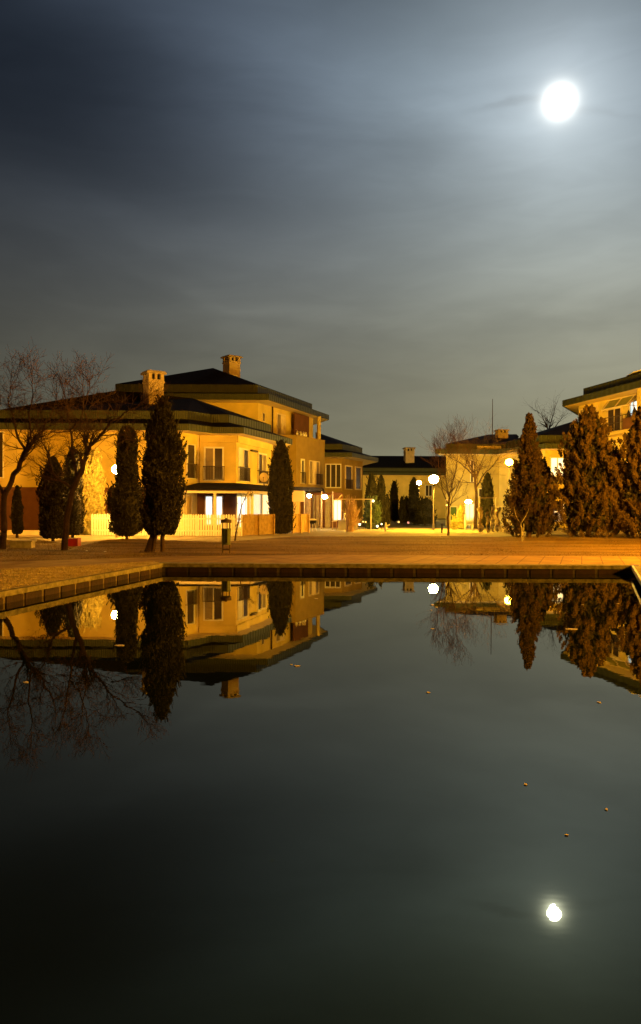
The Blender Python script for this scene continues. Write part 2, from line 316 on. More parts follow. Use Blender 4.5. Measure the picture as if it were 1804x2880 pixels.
# basin walls set back under the coping
m_basin = mat('basin_wall', (0.05, 0.03, 0.02), 0.8, 0.3, 3)
bw = MB()
def strip(mb, p0, p1, z0, z1, th):      # an upright slab along p0-p1, thickness th to its left side
    d = Vector((p1[0]-p0[0], p1[1]-p0[1])); d.normalize(); nx, ny = -d.y*th, d.x*th
    return mb.prism([p0, p1, (p1[0]+nx, p1[1]+ny), (p0[0]+nx, p0[1]+ny)], z0, z1)
ol, orr = (PNL[0]-ww, 0.78), (PNR[0]+ww, 0.78); ofl, ofr = (PFL[0]-ww, PFL[1]+ww), (PFR[0]+ww, PFR[1]+ww)
strip(bw, ofr, ofl, -0.6, -0.012, -0.1); strip(bw, ofl, ol, -0.6, -0.012, -0.1); strip(bw, orr, ofr, -0.6, -0.012, -0.1); strip(bw, ol, orr, -0.6, -0.012, -0.1)
tag(build(bw, 'pool_basin', m_basin), 'dark basin wall of the pool under its coping', 'pool wall', kind='structure')
# coping: one thing, slabs and small pillars over the overflow slot
cop = thing('pool_coping', 'weathered concrete coping with overflow slots round the pool edge', 'coping', (PFL[0], PFL[1], -0.23))
cs = MB(); n = 0; random.seed(3)
x = PFL[0]
while x < PFR[0]:
    x2 = min(x+1.28, PFR[0]); zt = 0.018+random.uniform(-.006, .006)
    cs.prism([(x+.004, PFL[1]-0.02+random.uniform(-.006, .006)), (x2-.004, PFL[1]-0.02+random.uniform(-.006, .006)), (x2-.004, PFL[1]+.44), (x+.004, PFL[1]+.44)], -0.088, zt); x = x2
D = PFL[1]+.44
while D > 1.3:
    D2 = D-1.28; zt = 0.018+random.uniform(-.006, .006); e = random.uniform(-.006, .006)
    a0, a1 = ci(D-.004, -0.02+e), ci(D2+.004, -0.02+e); b0, b1 = ci(D-.004, .62), ci(D2+.004, .62)
    cs.prism([a0, a1, b1, b0], -0.088, zt); D = D2
build(cs, 'slabs', mat('coping_stone', (0.20, 0.18, 0.10), 0.9, 0.45, 7, 0.9, 25), cop)
m_pil = mat('coping_block', (0.026, 0.012, 0.007), 0.8, 0.4, 5, 0.6, 15); m_mort = mat('coping_mortar', (0.14, 0.11, 0.06), 0.9, 0.3, 8)
def blocks(fn, d_from, d_to, along):
    q = d_from
    while q < d_to:
        L_ = .545+random.uniform(-.02, .02); o_ = random.uniform(-.012, .012); zb = random.uniform(-.012, .012); e_ = .03
        A_ = [fn(q, .035+o_), fn(q+L_, .035+o_), fn(q+L_, .13), fn(q, .13)]; b = MB().prism(A_, -.27, -.125+zb)
        b.loft([(*A_[0], -.125+zb), (*A_[1], -.125+zb), (*A_[2], -.125+zb), (*A_[3], -.125+zb)], [(*fn(q+e_, .055+o_), -.089), (*fn(q+L_-e_, .055+o_), -.089), (*fn(q+L_-e_, .13), -.089), (*fn(q+e_, .13), -.089)])
        build(b, 'block', m_pil, cop); q += .64
blocks(lambda u, v: (PFL[0]+u, PFL[1]+v), .1, PFR[0]-PFL[0]-.5, 1)
blocks(lambda u, v: ci(PFL[1]-u, v), .15, 12.5, 1)
mo_ = MB(); mo_.prism([(PFL[0]-.1, PFL[1]+.075), (PFR[0]+.1, PFL[1]+.075), (PFR[0]+.1, PFL[1]+.10), (PFL[0]-.1, PFL[1]+.10)], -.27, -.089); build(mo_, 'mortar', mat('coping_mortar_far', (0.07, 0.055, 0.03), 0.9, 0.3, 8), cop)
mo_ = MB(); mo_.prism([ci(21.7, .06), ci(6, .06), ci(6, .09), ci(21.7, .09)], -.27, -.0885); build(mo_, 'mortar', m_mort, cop)
ri = lambda D, w: (PFR[0]+w-0.36*(21.62-D), D)
rs = MB(); D = PFL[1]-.03
while D > 1.3:
    D2 = max(D-1.28, 1.2); zt = 0.018+random.uniform(-.006, .006); e = random.uniform(-.006, .006)
    rs.prism([ri(D-.004, -0.02+e), ri(D2+.004, -0.02+e), ri(D2+.004, .62), ri(D-.004, .62)], -0.088, zt); D = D2
build(rs, 'slabs', MATS['coping_stone'], cop)
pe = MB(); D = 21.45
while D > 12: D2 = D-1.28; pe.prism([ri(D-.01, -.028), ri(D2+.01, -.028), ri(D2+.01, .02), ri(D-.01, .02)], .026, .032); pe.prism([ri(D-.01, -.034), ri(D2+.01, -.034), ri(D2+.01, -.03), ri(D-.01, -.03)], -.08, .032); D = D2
build(pe, 'lit_rim_strip', m_plastic, cop)  # pale strip stands in for the lit inner rim of the coping
# grass tufts on the lawn, pebbly tufts on verge
rng = np.random.default_rng(5)
def inside(px_, py_, poly):
    r = np.zeros(len(px_), bool); n = len(poly)
    for i in range(n):
        x1, y1 = poly[i]; x2, y2 = poly[(i+1) % n]
        c = ((y1 > py_) != (y2 > py_)) & (px_ < (x2-x1)*(py_-y1)/(y2-y1+1e-12)+x1); r ^= c
    return r
lp = lawn_front + list(reversed(front_edge)); n = 90000
D = rng.uniform(22, 43, n); X = rng.uniform(-.5, .5, n)*D
ok = inside(X, D, lp); X, D = X[ok], D[ok]
ax = np.stack([rng.normal(0, .35, len(X)), rng.normal(0, .35, len(X)), np.ones(len(X))], 1); h = rng.uniform(.006, .018, len(X))
gr = MB().leaves(np.stack([X, D, h+.004], 1), ax, h, rng.uniform(.005, .013, len(X)), rng)
tag(build(gr, 'grass', mat('dry_grass', (0.22, 0.14, 0.05), 0.9, 0.55, .5)), 'short dry winter grass on the lawn', 'grass', kind='stuff')
vp = [vo0, vo1, vo2, vo3, ci(21.5, 0.04), ci(8, 0.04), (-12, 8)]; n = 48000
D = rng.uniform(12, 22.1, n); X = rng.uniform(-.52, -.18, n)*D; ok = inside(X, D, vp); X, D = X[ok], D[ok]
ax = np.stack([rng.normal(0, .6, len(X)), rng.normal(0, .6, len(X)), np.ones(len(X))], 1); h = rng.uniform(.006, .020, len(X))
gv = MB().leaves(np.stack([X, D, h+.028], 1), ax, h, rng.uniform(.004, .012, len(X)), rng)
tag(build(gv, 'dry_grass', mat('verge_grass', (0.50, 0.40, 0.18), 0.9, 0.4, 3)), 'rough straw coloured grass on the left pool bank', 'grass', kind='stuff')
# floating bits on the water
fl = [(1218, 1702, .10), (1229, 1708, .07), (1216, 1716, .05), (1218, 1769, .06), (838, 1874, .07), (822, 1870, .03), (75, 1920, .07), (1208, 1949, .04), (1484, 2209, .03), (1712, 2280, .02), (1600, 2352, .02), (340, 1816, .14), (1740, 1698, .05), (1610, 1770, .16), (1640, 1701, .06), (1690, 1977, .04), (890, 1684, .08)]
fm = mat('floating_debris', (0.55, 0.48, 0.38), 0.8, emit=None); where = ['under the lamp reflection, widest of the cluster', 'under the lamp reflection, right of the widest one', 'under the lamp reflection, lowest of the tight cluster', 'on its own well below the reflected lamp', 'below the reflected three-storey roof, largest there', 'beside the larger leaf below the reflected roof', 'at the left edge below the reflected roofs', 'in the middle of the reflected sky', 'above the moon reflection to its left', 'above the moon reflection to its right', 'nearest above the moon reflection', 'below the reflected round lamp by the cypresses', 'at the right below the reflected pool edge', 'among the reflected conifers, long and thin', 'among the reflected conifers, near the pool edge', 'beneath the reflected conifers at right', 'between the reflected dark roof and the sky']
for (px, py, s), wh in zip(fl, where):
    s *= .6
    D = F*(EYE+.23)/(py-hor(px)); b = MB(); x = xw(px, D)
    ks = 7; pts = [(x+s*math.cos(2*math.pi*i/ks)*random.uniform(.5, 1.1), D+s*.8*math.sin(2*math.pi*i/ks)*random.uniform(.5, 1.1)) for i in range(ks)]
    b.prism(pts, -0.228, -0.224)
    tag(build(b, 'floating_leaf', fm, org=(x, D, -.226)), 'small pale leaf afloat '+wh, 'leaf', 'leaves floating on the pool')

# ================================================================== houses
def outn(p0, p1, cen):
    d = Vector((p1[0]-p0[0], p1[1]-p0[1])).normalized(); n = Vector((d.y, -d.x)); c = Vector((cen[0]-p0[0], cen[1]-p0[1]))
    return d, (n if n.dot(c) < 0 else -n)
def quadprism(mb, a, b, n, z0, z1, o0, o1):    # slab along a-b, from offset o0 to o1 along normal n
    return mb.prism([(a[0]+n.x*o0, a[1]+n.y*o0), (b[0]+n.x*o0, b[1]+n.y*o0), (b[0]+n.x*o1, b[1]+n.y*o1), (a[0]+n.x*o1, a[1]+n.y*o1)], z0, z1)
def window(house, P0, P1, px0, px1, z0, z1, cen, panes=2, rail=False, glass=None, fw=0.07, frame=None, label=None, railh=0.95, bars=True):
    """a window with frame, panes and optional French balcony rail, set on the wall line P0-P1"""
    a, b = onseg(P0, P1, px0), onseg(P0, P1, px1); d, n = outn(P0, P1, cen)
    if (Vector(b)-Vector(a)).dot(d) < 0: a, b = b, a
    L = (Vector(b)-Vector(a)).length; at = lambda t: (a[0]+d.x*t, a[1]+d.y*t)
    fr = MB(); quadprism(fr, at(0), at(fw), n, z0, z1, 0.002, .09); quadprism(fr, at(L-fw), at(L), n, z0, z1, 0.002, .09)
    quadprism(fr, at(fw), at(L-fw), n, z1-fw, z1, 0.002, .088); quadprism(fr, at(fw), at(L-fw), n, z0, z0+fw, 0.002, .11)
    for k in range(1, panes):
        t = L*k/panes; quadprism(fr, at(t-fw*.5), at(t+fw*.5), n, z0+fw, z1-fw, .003, .08)
    f = build(fr, 'window', frame or m_white, house)
    if label: f['label'] = label
    gls = glass if isinstance(glass, (list, tuple)) else [glass or m_dark_glass]*panes
    for k in range(panes):
        p = MB(); t0 = fw if k == 0 else L*k/panes+fw*.5; t1 = L-fw if k == panes-1 else L*(k+1)/panes-fw*.5
        quadprism(p, at(t0), at(t1), n, z0+fw, z1-fw, .004, .03); build(p, 'pane', gls[k], f)
    if rail:
        r = MB(); quadprism(r, at(-.05), at(L+.05), n, z0+railh, z0+railh+.05, .14, .19); quadprism(r, at(-.05), at(L+.05), n, z0+.04, z0+.08, .14, .19)
        q = -.05
        while q < L+.05: quadprism(r, at(q), at(q+.025), n, z0+.08, z0+railh, .15, .175); q += .11
        for tt in (-.05, L+.01): quadprism(r, at(tt), at(tt+.04), n, z0+railh-.02, z0+railh+.02, .0, .14)
        build(r, 'railing', m_rail, f)
    return f
def chimney(roof, px, D, top_z, base_z, w, rz, capw=1.28, mcap=None):
    x = xw(px, D); h = top_z-base_z; c = MB(); c.box((x, D, base_z+h*.28-.3), (w, w, h*.56+.6), rz)
    c.box((x, D, base_z+h*.60), (w*1.10, w*1.10, h*.07), rz)
    for sx in (-1, 1):
        for sy in (-1, 1):
            ox, oy = sx*w*.40, sy*w*.40; c.box((x+ox*math.cos(rz)-oy*math.sin(rz), D+ox*math.sin(rz)+oy*math.cos(rz), base_z+h*.765), (w*.22, w*.22, h*.26), rz)
    c.box((x, D, base_z+h*.665), (w*.98, w*.98, h*.05), rz)
    for (sx, sy) in ((1, 0), (-1, 0), (0, 1), (0, -1)):
        ox, oy = sx*w*.40, sy*w*.40; c.box((x+ox*math.cos(rz)-oy*math.sin(rz), D+ox*math.sin(rz)+oy*math.cos(rz), base_z+h*.765), (w*.14, w*.14, h*.258), rz)
    o = build(c, 'chimney', m_chim, roof)
    k = MB(); k.box((x, D, base_z+h*.925), (w*capw, w*capw, h*.07), rz); k.box((x, D, base_z+h*.98), (w*capw*.9, w*capw*.9, h*.04), rz)
    v = MB(); v.box((x, D, base_z+h*.76), (w*.6, w*.6, h*.25), rz)
    c2 = build(k, 'chimney_cap', mcap or m_chimcap, roof); build(v, 'chimney_flue', m_black, roof)
    return o
def house(name, label, Wp, Ep, Tp, zw1, ze, zt, ridge, wallm=None, wz0=0.0, fas=None):
    cen = (sum(p[0] for p in Wp)/len(Wp), sum(p[1] for p in Wp)/len(Wp))
    h = thing(name, label, 'house', (Wp[0][0], Wp[0][1], 0))
    build(MB().prism(Wp, wz0, zw1), 'wall', wallm or m_wall, h)
    build(MB().prism(Ep, ze[0], ze[1], bottom=True), 'eave_fascia', m_fascia, h)
    s = MB(); inset = [(cen[0]+(x-cen[0])*.985, cen[1]+(y-cen[1])*.985) for x, y in Ep]
    s.prism(inset, ze[0]-.02, ze[0]-.003); build(s, 'soffit', m_soffit, h)
    r = MB(); r.loft([(x, y, ze[1]+.003) for x, y in Ep], [(x, y, zt[0]) for x, y in Tp])
    r.loft([(x, y, zt[1]+.004) for x, y in Tp], [tuple(p) for p in ridge])
    rf = build(r, 'roof', m_roof, h)
    build(MB().prism(Tp, zt[0]-.01, zt[1], bottom=False), 'upper_fascia', m_fascia, h)
    return h, rf, cen
# --- house 1: the long two-storey house on the left
W1 = [(-21.3, 50), (-9.1, 50), (-8.15, 52), (-5.7, 52), (-3.82, 59.5), (-6, 68.3), (-21.3, 68.3)]
E1 = [(-22.5, 48.9), (-8.4, 48.9), (-7.09, 50.8), (-5.09, 50.8), (-2.2, 59.7), (-4.5, 69.5), (-22.5, 69.5)]
T1 = [(-21, 50.2), (-8.7, 50.2), (-7.4, 52.1), (-6.2, 52.1), (-3.8, 58.6), (-6, 68), (-21, 68)]
R0, R1 = (-15, 56, 10.0), (-10, 59.6, 10.0)
h1, r1, c1 = house('row_house', 'two-storey ochre house at left with a glazed porch and green metal eaves', W1, E1, T1, 6.5, (6.45, 6.87), (7.3, 7.85), [R0, R1, R1, R1, R1, R1, R0])
chimney(r1, 431, 55.2, 11.25, 9.3, 1.12, math.radians(33))
lw = MB(); lw.prism([(-21.35, 49.96), (-9.6, 49.96), (-9.6, 50.02), (-21.35, 50.02)], 0, 2.82); build(lw, 'lower_wall', m_lower, h1)
window(h1, W1[0], W1[1], -8, 12, zw(0, 1345, 50), zw(0, 1213, 50), c1, 1)
window(h1, W1[1], W1[2], 524, 547, 3.45, 5.75, c1, 1, True)
window(h1, W1[2], W1[3], 574, 630, 3.35, 5.65, c1, 2, True, [m_blind, m_dark_glass], fw=.11)
window(h1, W1[3], W1[4], 669, 697, 3.35, 5.65, c1, 2, True, [m_white, m_dark_glass], fw=.10)
window(h1, W1[3], W1[4], 724, 748, 3.3, 5.6, c1, 2, True, [m_dark_glass, m_blind], fw=.12)
bc = MB(); d_, n_ = outn(W1[3], W1[4], c1)
quadprism(bc, onseg(W1[3], W1[4], 703), onseg(W1[3], W1[4], 719), n_, 5.55, 5.68, .01, .2); build(bc, 'wall_bracket', m_rail, h1)
dp = MB(); p = (W1[2][0]-.12, W1[2][1]-.22); dp.tube((p[0], p[1], 3.2), (p[0], p[1], 6.42), .07, n=10); dp.box((p[0]-.25, p[1]-.12, 4.9), (.10, .1, 3.1)); build(dp, 'downpipe', m_cream, h1)
# cream band above the bay, under the soffit
bb = MB(); quadprism(bb, W1[2], W1[3], outn(W1[2], W1[3], c1)[1], 5.95, 6.44, .01, .12); quadprism(bb, W1[3], W1[4], n_, 5.95, 6.44, .01, .12); build(bb, 'frieze', m_wall, h1)
# porch
pc = [(-8.45, 46.1), (-4.25, 46.1), (-2.95, 50.6)]
pr = MB(); A = [(-8.7, 45.7, 2.66), (-4.0, 45.7, 2.66), (-2.6, 50.6, 2.66), (-3.9, 58.5, 2.66), (-8.9, 52.2, 2.66)]; Bq = [(-8.2, 51.9, 3.22), (-5.75, 51.9, 3.22), (-4.6, 56.2, 3.22), (-4.0, 58.8, 3.22), (-8.4, 52.1, 3.22)]
pr.loft(A, Bq); pr.prism([(q[0], q[1]) for q in A], 2.60, 2.66); build(pr, 'porch_roof', m_roof, h1)
pb = MB()
def beam(mb, a, b, z0, z1, th=.14):
    d = Vector((b[0]-a[0], b[1]-a[1])).normalized(); nx, ny = -d.y*th/2, d.x*th/2
    mb.prism([(a[0]-nx, a[1]-ny), (b[0]-nx, b[1]-ny), (b[0]+nx, b[1]+ny), (a[0]+nx, a[1]+ny)], z0, z1)
beam(pb, pc[0], pc[1], 2.42, 2.59, .16); beam(pb, pc[1], pc[2], 2.42, 2.588, .16)
for px in (505, 605, 699): q = onseg(pc[0], pc[1], px); pb.box((q[0], q[1], 1.21), (.16, .13, 2.42))
for px in (735, 762): q = onseg(pc[1], pc[2], px); pb.box((q[0], q[1], 1.21), (.14, .14, 2.42))
build(pb, 'porch_frame', m_cream, h1)
# back wall under the porch with lit openings
PW0, PW1 = (-9.0, 51.7), (-5.6, 51.7)
bwp = MB(); bwp.prism([(-9.0, 51.7), (-5.65, 51.7), (-5.65, 51.99), (-8.2, 51.99)], 0, 3.1); build(bwp, 'porch_back_wall', m_lower, h1)
ppc = (-7, 60)
window(h1, PW0, PW1, 577, 600, .35, 2.35, ppc, 1, glass=m_lit_cool, label='lit window with white blind, left of the pair')
window(h1, PW0, PW1, 607, 628, .35, 2.35, ppc, 1, glass=m_lit_cool, label='lit window with white blind, right of the pair')
q0, q1 = (-5.6, 51.7), (-4.1, 57.6)
window(h1, q0, q1, 664, 702, .2, 2.35, ppc, 3, glass=m_lit_cool, label='lit three-part window behind the thin sapling')
cu = MB(); cu.box((xw(533, 47.5), 47.5, 1.35), (.34, .04, 1.9)); cu.box((xw(519, 47), 47, 1.35), (.10, .05, 1.95)); build(cu, 'curtain', m_cream, h1)
sc = MB()
for i, px in enumerate((716, 727)): q = onseg(pc[1], pc[2], px); sc.box((q[0]+.05, q[1]+.25, 1.45), (.20, .03, 1.85), math.radians(73))
q = onseg(pc[1], pc[2], 748); sc.box((q[0]+.05, q[1]+.2, 1.45), (1.3, .03, 1.85), math.radians(73)); q = onseg(pc[1], pc[2], 723); sc.box((q[0]+.05, q[1]+.3, 1.45), (1.4, .03, 1.85), math.radians(73))
build(sc, 'porch_screen', m_lit_pale, h1)
# satellite dish, potted plant on porch roof
dz = thing('satellite_dish', 'pale round satellite dish above the porch roof', 'satellite dish', (xw(743, 53.5), 53.5, 3.2))
dm = MB(); cx, cy, cz = xw(743, 53.5), 53.3, zw(743, 1343, 53.5)
ring = [(.31*k/5, .10*(k/5)**2) for k in range(6)]
for k, (r, dd) in enumerate(ring):
    for i in range(20): q = 2*math.pi*i/20; dm.v.append((cx+r*math.cos(q), cy-dd, cz+r*math.sin(q)*1.05))
dm.f = [(k*20+i, k*20+(i+1) % 20, (k+1)*20+(i+1) % 20, (k+1)*20+i) for k in range(5) for i in range(20)]
build(dm, 'dish', m_cream, dz, smooth=True)
am = MB(); am.tube((cx, cy-.05, cz-.3), (cx, cy-.5, cz-.05), .015); am.box((cx, cy-.5, cz-.03), (.06, .1, .06)); am.tube((cx, cy+.05, cz), (cx, cy+.1, 3.1), .03); build(am, 'arm', m_rail, dz)

# --- house 2: three storeys
W2 = [(-17.3, 64.2), (-5.26, 64.2), (-.76, 75.2), (-4, 86.5), (-17.3, 86.5)]
E2 = [(-18.3, 62.5), (-4.22, 62.5), (.81, 76.7), (-3, 88), (-18.3, 88)]
T2 = [(-17.1, 64), (-5.29, 64), (-.87, 75.8), (-4, 86.4), (-17.1, 86.4)]
AP = (-9.9, 70.5, 14.3)
h2, r2, c2 = house('apartment_house', 'three-storey ochre house behind the long one, with upper balcony and peaked roof', W2, E2, T2, 10.36, (10.3, 10.79), (11.1, 11.76), [AP]*5)
chimney(r2, 650, 70.5, zw(650, 1003, 70.5), zw(650, 1050, 70.5), 1.15, math.radians(38))
fs = MB(); fs.box((xw(660, 69.3), 69.3, zw(660, 1058, 69.3)), (.42, .3, .12), .3); build(fs, 'flashing_glint', m_lit_pale if False else m_plastic, r2)  # pale box stands for a reflection on the chimney's metal flashing
window(h2, W2[1], W2[2], 736, 743, zw(740, 1187, 65.3), zw(740, 1162, 65.3), c2, 1, fw=.05, frame=m_cream)
window(h2, W2[1], W2[2], 776, 801, 7.7, zw(790, 1163, 68), c2, 2, glass=[m_blind, m_cream], fw=.12, frame=m_cream)
d2, n2 = outn(W2[1], W2[2], c2)
bs = MB(); quadprism(bs, onseg(W2[1], W2[2], 812), onseg(W2[1], W2[2], 852), n2, 7.0, 10.15, .5, .62); build(bs, 'balcony_screen', m_lower, h2)
pp = MB(); q = onseg(W2[1], W2[2], 872); pp.box((q[0]+n2.x*.9, q[1]+n2.y*.9, 8.6), (.3, .3, 3.5), .4); build(pp, 'balcony_pillar', m_wall, h2)
dw = MB(); q = onseg(W2[1], W2[2], 763); dw.tube((q[0]+n2.x*.1, q[1]+n2.y*.1, 6), (q[0]+n2.x*.1, q[1]+n2.y*.1, 10.28), .07); build(dw, 'downpipe', m_rail, h2)
BV = [(-4.85, 65), (-2.07, 65), (.36, 70.2), (-2.75, 70.3)]
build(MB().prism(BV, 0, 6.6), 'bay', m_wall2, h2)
bpz = MB(); BVc = (-2.5, 67.5)
for a, b in ((BV[0], BV[1]), (BV[1], BV[2]), (BV[2], BV[3])):
    dd, nn_ = outn(a, b, BVc); quadprism(bpz, a, b, nn_, 6.602, 7.62, -.18, 0); quadprism(bpz, a, b, nn_, 7.62, 7.70, -.22, .05)
build(bpz, 'balcony_parapet', m_wall2, h2)
window(h2, BV[1], BV[2], 845, 855, 3.6, 5.75, BVc, 1, True, fw=.16, glass=m_black)
window(h2, BV[1], BV[2], 868, 897, 3.6, 5.7, BVc, 3, False, glass=[m_blind, m_cream, m_blind], fw=.08, frame=m_cream)
rr = MB(); dd, nn_ = outn(BV[1], BV[2], BVc); a, b = onseg(BV[1], BV[2], 885), onseg(BV[1], BV[2], 902)
quadprism(rr, a, b, nn_, 3.62, 3.68, .2, .25); quadprism(rr, a, b, nn_, 4.5, 4.56, .2, .25)
for tt in np.linspace(0, .96, 8): aa = (a[0]+(b[0]-a[0])*tt, a[1]+(b[1]-a[1])*tt); bb_ = (a[0]+(b[0]-a[0])*(tt+.04), a[1]+(b[1]-a[1])*(tt+.04)); quadprism(rr, aa, bb_, nn_, 3.68, 4.5, .21, .24)
build(rr, 'railing', m_rail, h2)
for i, px in enumerate((838, 848, 856, 862)):
    q = onseg(BV[1], BV[2], px); b = MB(); b.lathe((q[0]-nn_.x*.08, q[1]-nn_.y*.08, 7.70), [(.05, 0), (.09, .02), (.12, .16), (.13, .19)], 10)
    pt = thing('flower_pot', 'small pale flower pot on the upper balcony parapet, '+['leftmost of four', 'second of four', 'third of four', 'rightmost of four'][i], 'flower pot', (q[0], q[1], 7.70), 'flower pots on the balcony parapet')
    build(b, 'pot', m_plastic, pt); lv = MB(); cc = rng.normal(0, .06, (40, 3))+np.array([q[0]-nn_.x*.08, q[1]-nn_.y*.08, 7.98]); lv.leaves(cc, rng.normal(size=(40, 3)), np.full(40, .05), np.full(40, .03), rng); build(lv, 'leaves', m_bloom, pt)
# --- house 3
W3 = [(-.3, 76), (2.14, 76), (4.4, 80.6), (3, 90), (-.3, 90)]
E3 = [(-.9, 74), (3.04, 74), (6.1, 81.8), (4.5, 92), (-.9, 92)]
T3 = [(-.5, 76), (2.1, 76), (4.37, 80.9), (3, 90.5), (-.5, 90.5)]
A3 = (-.6, 86, 10.0)
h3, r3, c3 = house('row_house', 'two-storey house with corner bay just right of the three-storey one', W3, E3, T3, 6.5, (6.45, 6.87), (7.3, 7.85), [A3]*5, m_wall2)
window(h3, W3[0], W3[1], 915, 960, 3.5, 5.9, c3, 3, glass=m_dark_glass, fw=.10)
window(h3, W3[1], W3[2], 970, 989, 3.4, 5.8, c3, 1, True, fw=.12, frame=m_cream)
window(h3, W3[1], W3[2], 998, 1015, 3.4, 5.8, c3, 1, fw=.12, frame=m_cream)
# --- house 4, far in the middle
W4 = [(3, 115), (23, 115), (23, 125), (3, 125)]; E4 = [(2, 113.8), (24, 113.8), (24, 126), (2, 126)]; T4 = [(2.6, 114.6), (23.4, 114.6), (23.4, 125.4), (2.6, 125.4)]
h4, r4, c4 = house('far_house', 'distant low house with one square chimney across the end of the lawn', W4, E4, T4, 6.45, (6.4, 6.8), (6.95, 7.5), [(5, 120, 9.65), (22, 120, 9.65), (22, 120, 9.65), (5, 120, 9.65)])
chimney(r4, 1150, 117.5, zw(1150, 1259, 117.5), zw(1150, 1292, 117.5), 1.35, 0.12)
window(h4, W4[0], W4[1], 1100, 1120, .3, 2.3, c4, 2, glass=m_lit_warm)
window(h4, W4[0], W4[1], 1196, 1216, 3.3, 5.0, c4, 2)
# --- house 5, right of centre
W5 = [(11.4, 70), (17.6, 70.3), (22, 90), (19.5, 90)]; E5 = [(10.2, 68.8), (17.5, 69.1), (23, 92), (19, 92)]; T5 = [(11.4, 70.2), (17.3, 70.5), (22, 90.5), (19.6, 90.5)]
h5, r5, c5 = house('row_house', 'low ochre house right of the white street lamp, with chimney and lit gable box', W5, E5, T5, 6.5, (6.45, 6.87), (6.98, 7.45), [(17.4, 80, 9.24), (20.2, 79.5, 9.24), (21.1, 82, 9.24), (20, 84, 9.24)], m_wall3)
chimney(r5, 1410, 76, zw(1410, 1209, 76), zw(1410, 1238, 76), .98, .1)
db = MB(); db.prism([(xw(1341, 69.9), 69.9), (xw(1409, 69.9), 69.9), (xw(1409, 72), 72), (xw(1341, 72), 72)], zw(1370, 1273, 69.9)+.02, zw(1370, 1254, 69.9)); build(db, 'dormer_wall', m_wall, h5)
window(h5, W5[0], W5[1], 1322, 1332, 3.9, 6.0, c5, 1, frame=m_cream)
window(h5, W5[0], W5[1], 1345, 1362, 2.6, 3.4, c5, 1, frame=m_cream)
window(h5, W5[0], W5[1], 1308, 1334, .4, 2.0, c5, 2, glass=m_lit_pale)  # glowing panes stand for the area lit beneath the porch lamp
an = MB(); q = (xw(1384, 74.5), 74.5); an.tube((q[0], q[1], 8.2), (q[0], q[1], zw(1384, 1122, 74.5)), .05, .025); tag(build(an, 'antenna_mast', m_rail, org=(q[0], q[1], 8.2)), 'thin dark mast rising above the low roof beside its chimney', 'mast')
# --- house 6, wing behind the conifers
W6 = [(16.2, 70.5), (18.6, 63.8), (21.9, 63.8), (21.9, 76), (19, 76)]; E6 = [(15.5, 69.9), (18.2, 62.3), (22.4, 62.3), (22.4, 77), (18.4, 77)]; T6 = [(16.9, 70.1), (18.0, 63.6), (22.2, 63.6), (22.2, 76.5), (19, 76.5)]
A6 = (23, 70, 9.55)
h6, r6, c6 = house('row_house', 'two-storey house wing with a bright lit window behind the tall conifer', W6, E6, T6, 6.5, (6.452, 6.872), (7.02, 7.65), [A6]*5)
window(h6, W6[1], W6[2], 1546, 1588, 4.2, 5.85, c6, 2, glass=m_lit_warm, fw=.09, label='brightly lit upper window')
sk = MB(); sk.box((xw(1518, 66), 66, zw(1518, 1243, 66)+.35), (.35, .2, .05), .3)
window(h6, W6[1], W6[2], 1546, 1588, .5, 2.0, c6, 2, glass=m_lit_pale)
# --- house 7, three storeys at the right edge
W7 = [(21.9, 65.4), (26.9, 43.4), (44, 43.4), (44, 69), (25, 69.5)]; E7 = [(20.55, 65.6), (22.85, 54.8), (25.5, 42), (45, 42), (45, 70.5), (24, 72)]; T7 = [(22.2, 65.2), (23.9, 57.4), (27.2, 43.2), (44, 43.2), (44, 69), (25, 70)]
h7, r7, c7 = house('apartment_house', 'three-storey house at the right edge with awning over its lit top balcony', W7, E7, T7, 10.36, (10.3, 10.8), (11.1, 11.76), [(33, 62, 14.3), (33, 56, 14.3), (33, 50, 14.3), (36, 50, 14.3), (36, 60, 14.3), (33, 62, 14.3)])
d7, n7 = outn(W7[0], W7[1], c7); s7 = lambda px: onseg(W7[0], W7[1], px)
off = lambda p, o: (p[0]+n7.x*o, p[1]+n7.y*o)
wgp = MB(); a = s7(1823); wgp.prism([a, off(a, 1.0), off(W7[1], 1.0), W7[1]], 0, 10.29); build(wgp, 'wing_wall', m_wall, h7)
bal = MB(); a, b = s7(1722), s7(1828); bal.prism([off(a, .002), off(b, .002), off(b, 1.15), off(a, 1.15)], 7.25, 7.5); build(bal, 'balcony_floor', m_wall, h7)
par = MB(); b0 = s7(1788); quadprism(par, b0, b, n7, 7.502, 8.35, 1.03, 1.14); build(par, 'balcony_front', m_lower, h7)
ral = MB()
for zz in (8.1, 8.6): quadprism(ral, a, b, n7, zz, zz+.05, 1.06, 1.10)
for tt in np.linspace(0, 1, 14): q = off((a[0]+(b[0]-a[0])*tt, a[1]+(b[1]-a[1])*tt), 1.08); ral.tube((q[0], q[1], 7.5), (q[0], q[1], 8.62), .02)
build(ral, 'railing', m_rail, h7)
window(h7, W7[0], W7[1], 1629, 1642, 7.9, 10.0, c7, 1, glass=m_blind, frame=m_cream, fw=.12)
window(h7, W7[0], W7[1], 1655, 1680, 7.9, 10.0, c7, 2, glass=m_blind, frame=m_cream, fw=.12)
window(h7, W7[0], W7[1], 1708, 1748, 7.6, 9.5, c7, 2, glass=m_dark_glass, frame=m_cream, fw=.10)
window(h7, W7[0], W7[1], 1771, 1795, 7.6, 9.75, c7, 2, glass=[m_lit_blue, m_lit_cool], fw=.10, label='brightly lit balcony door')
sv = MB(); sv.prism([off(s7(1626), .01), off(s7(1686), .01), off(s7(1686), .5), off(s7(1626), .5)], 7.3, 7.6); build(sv, 'ledge', m_wall, h7)
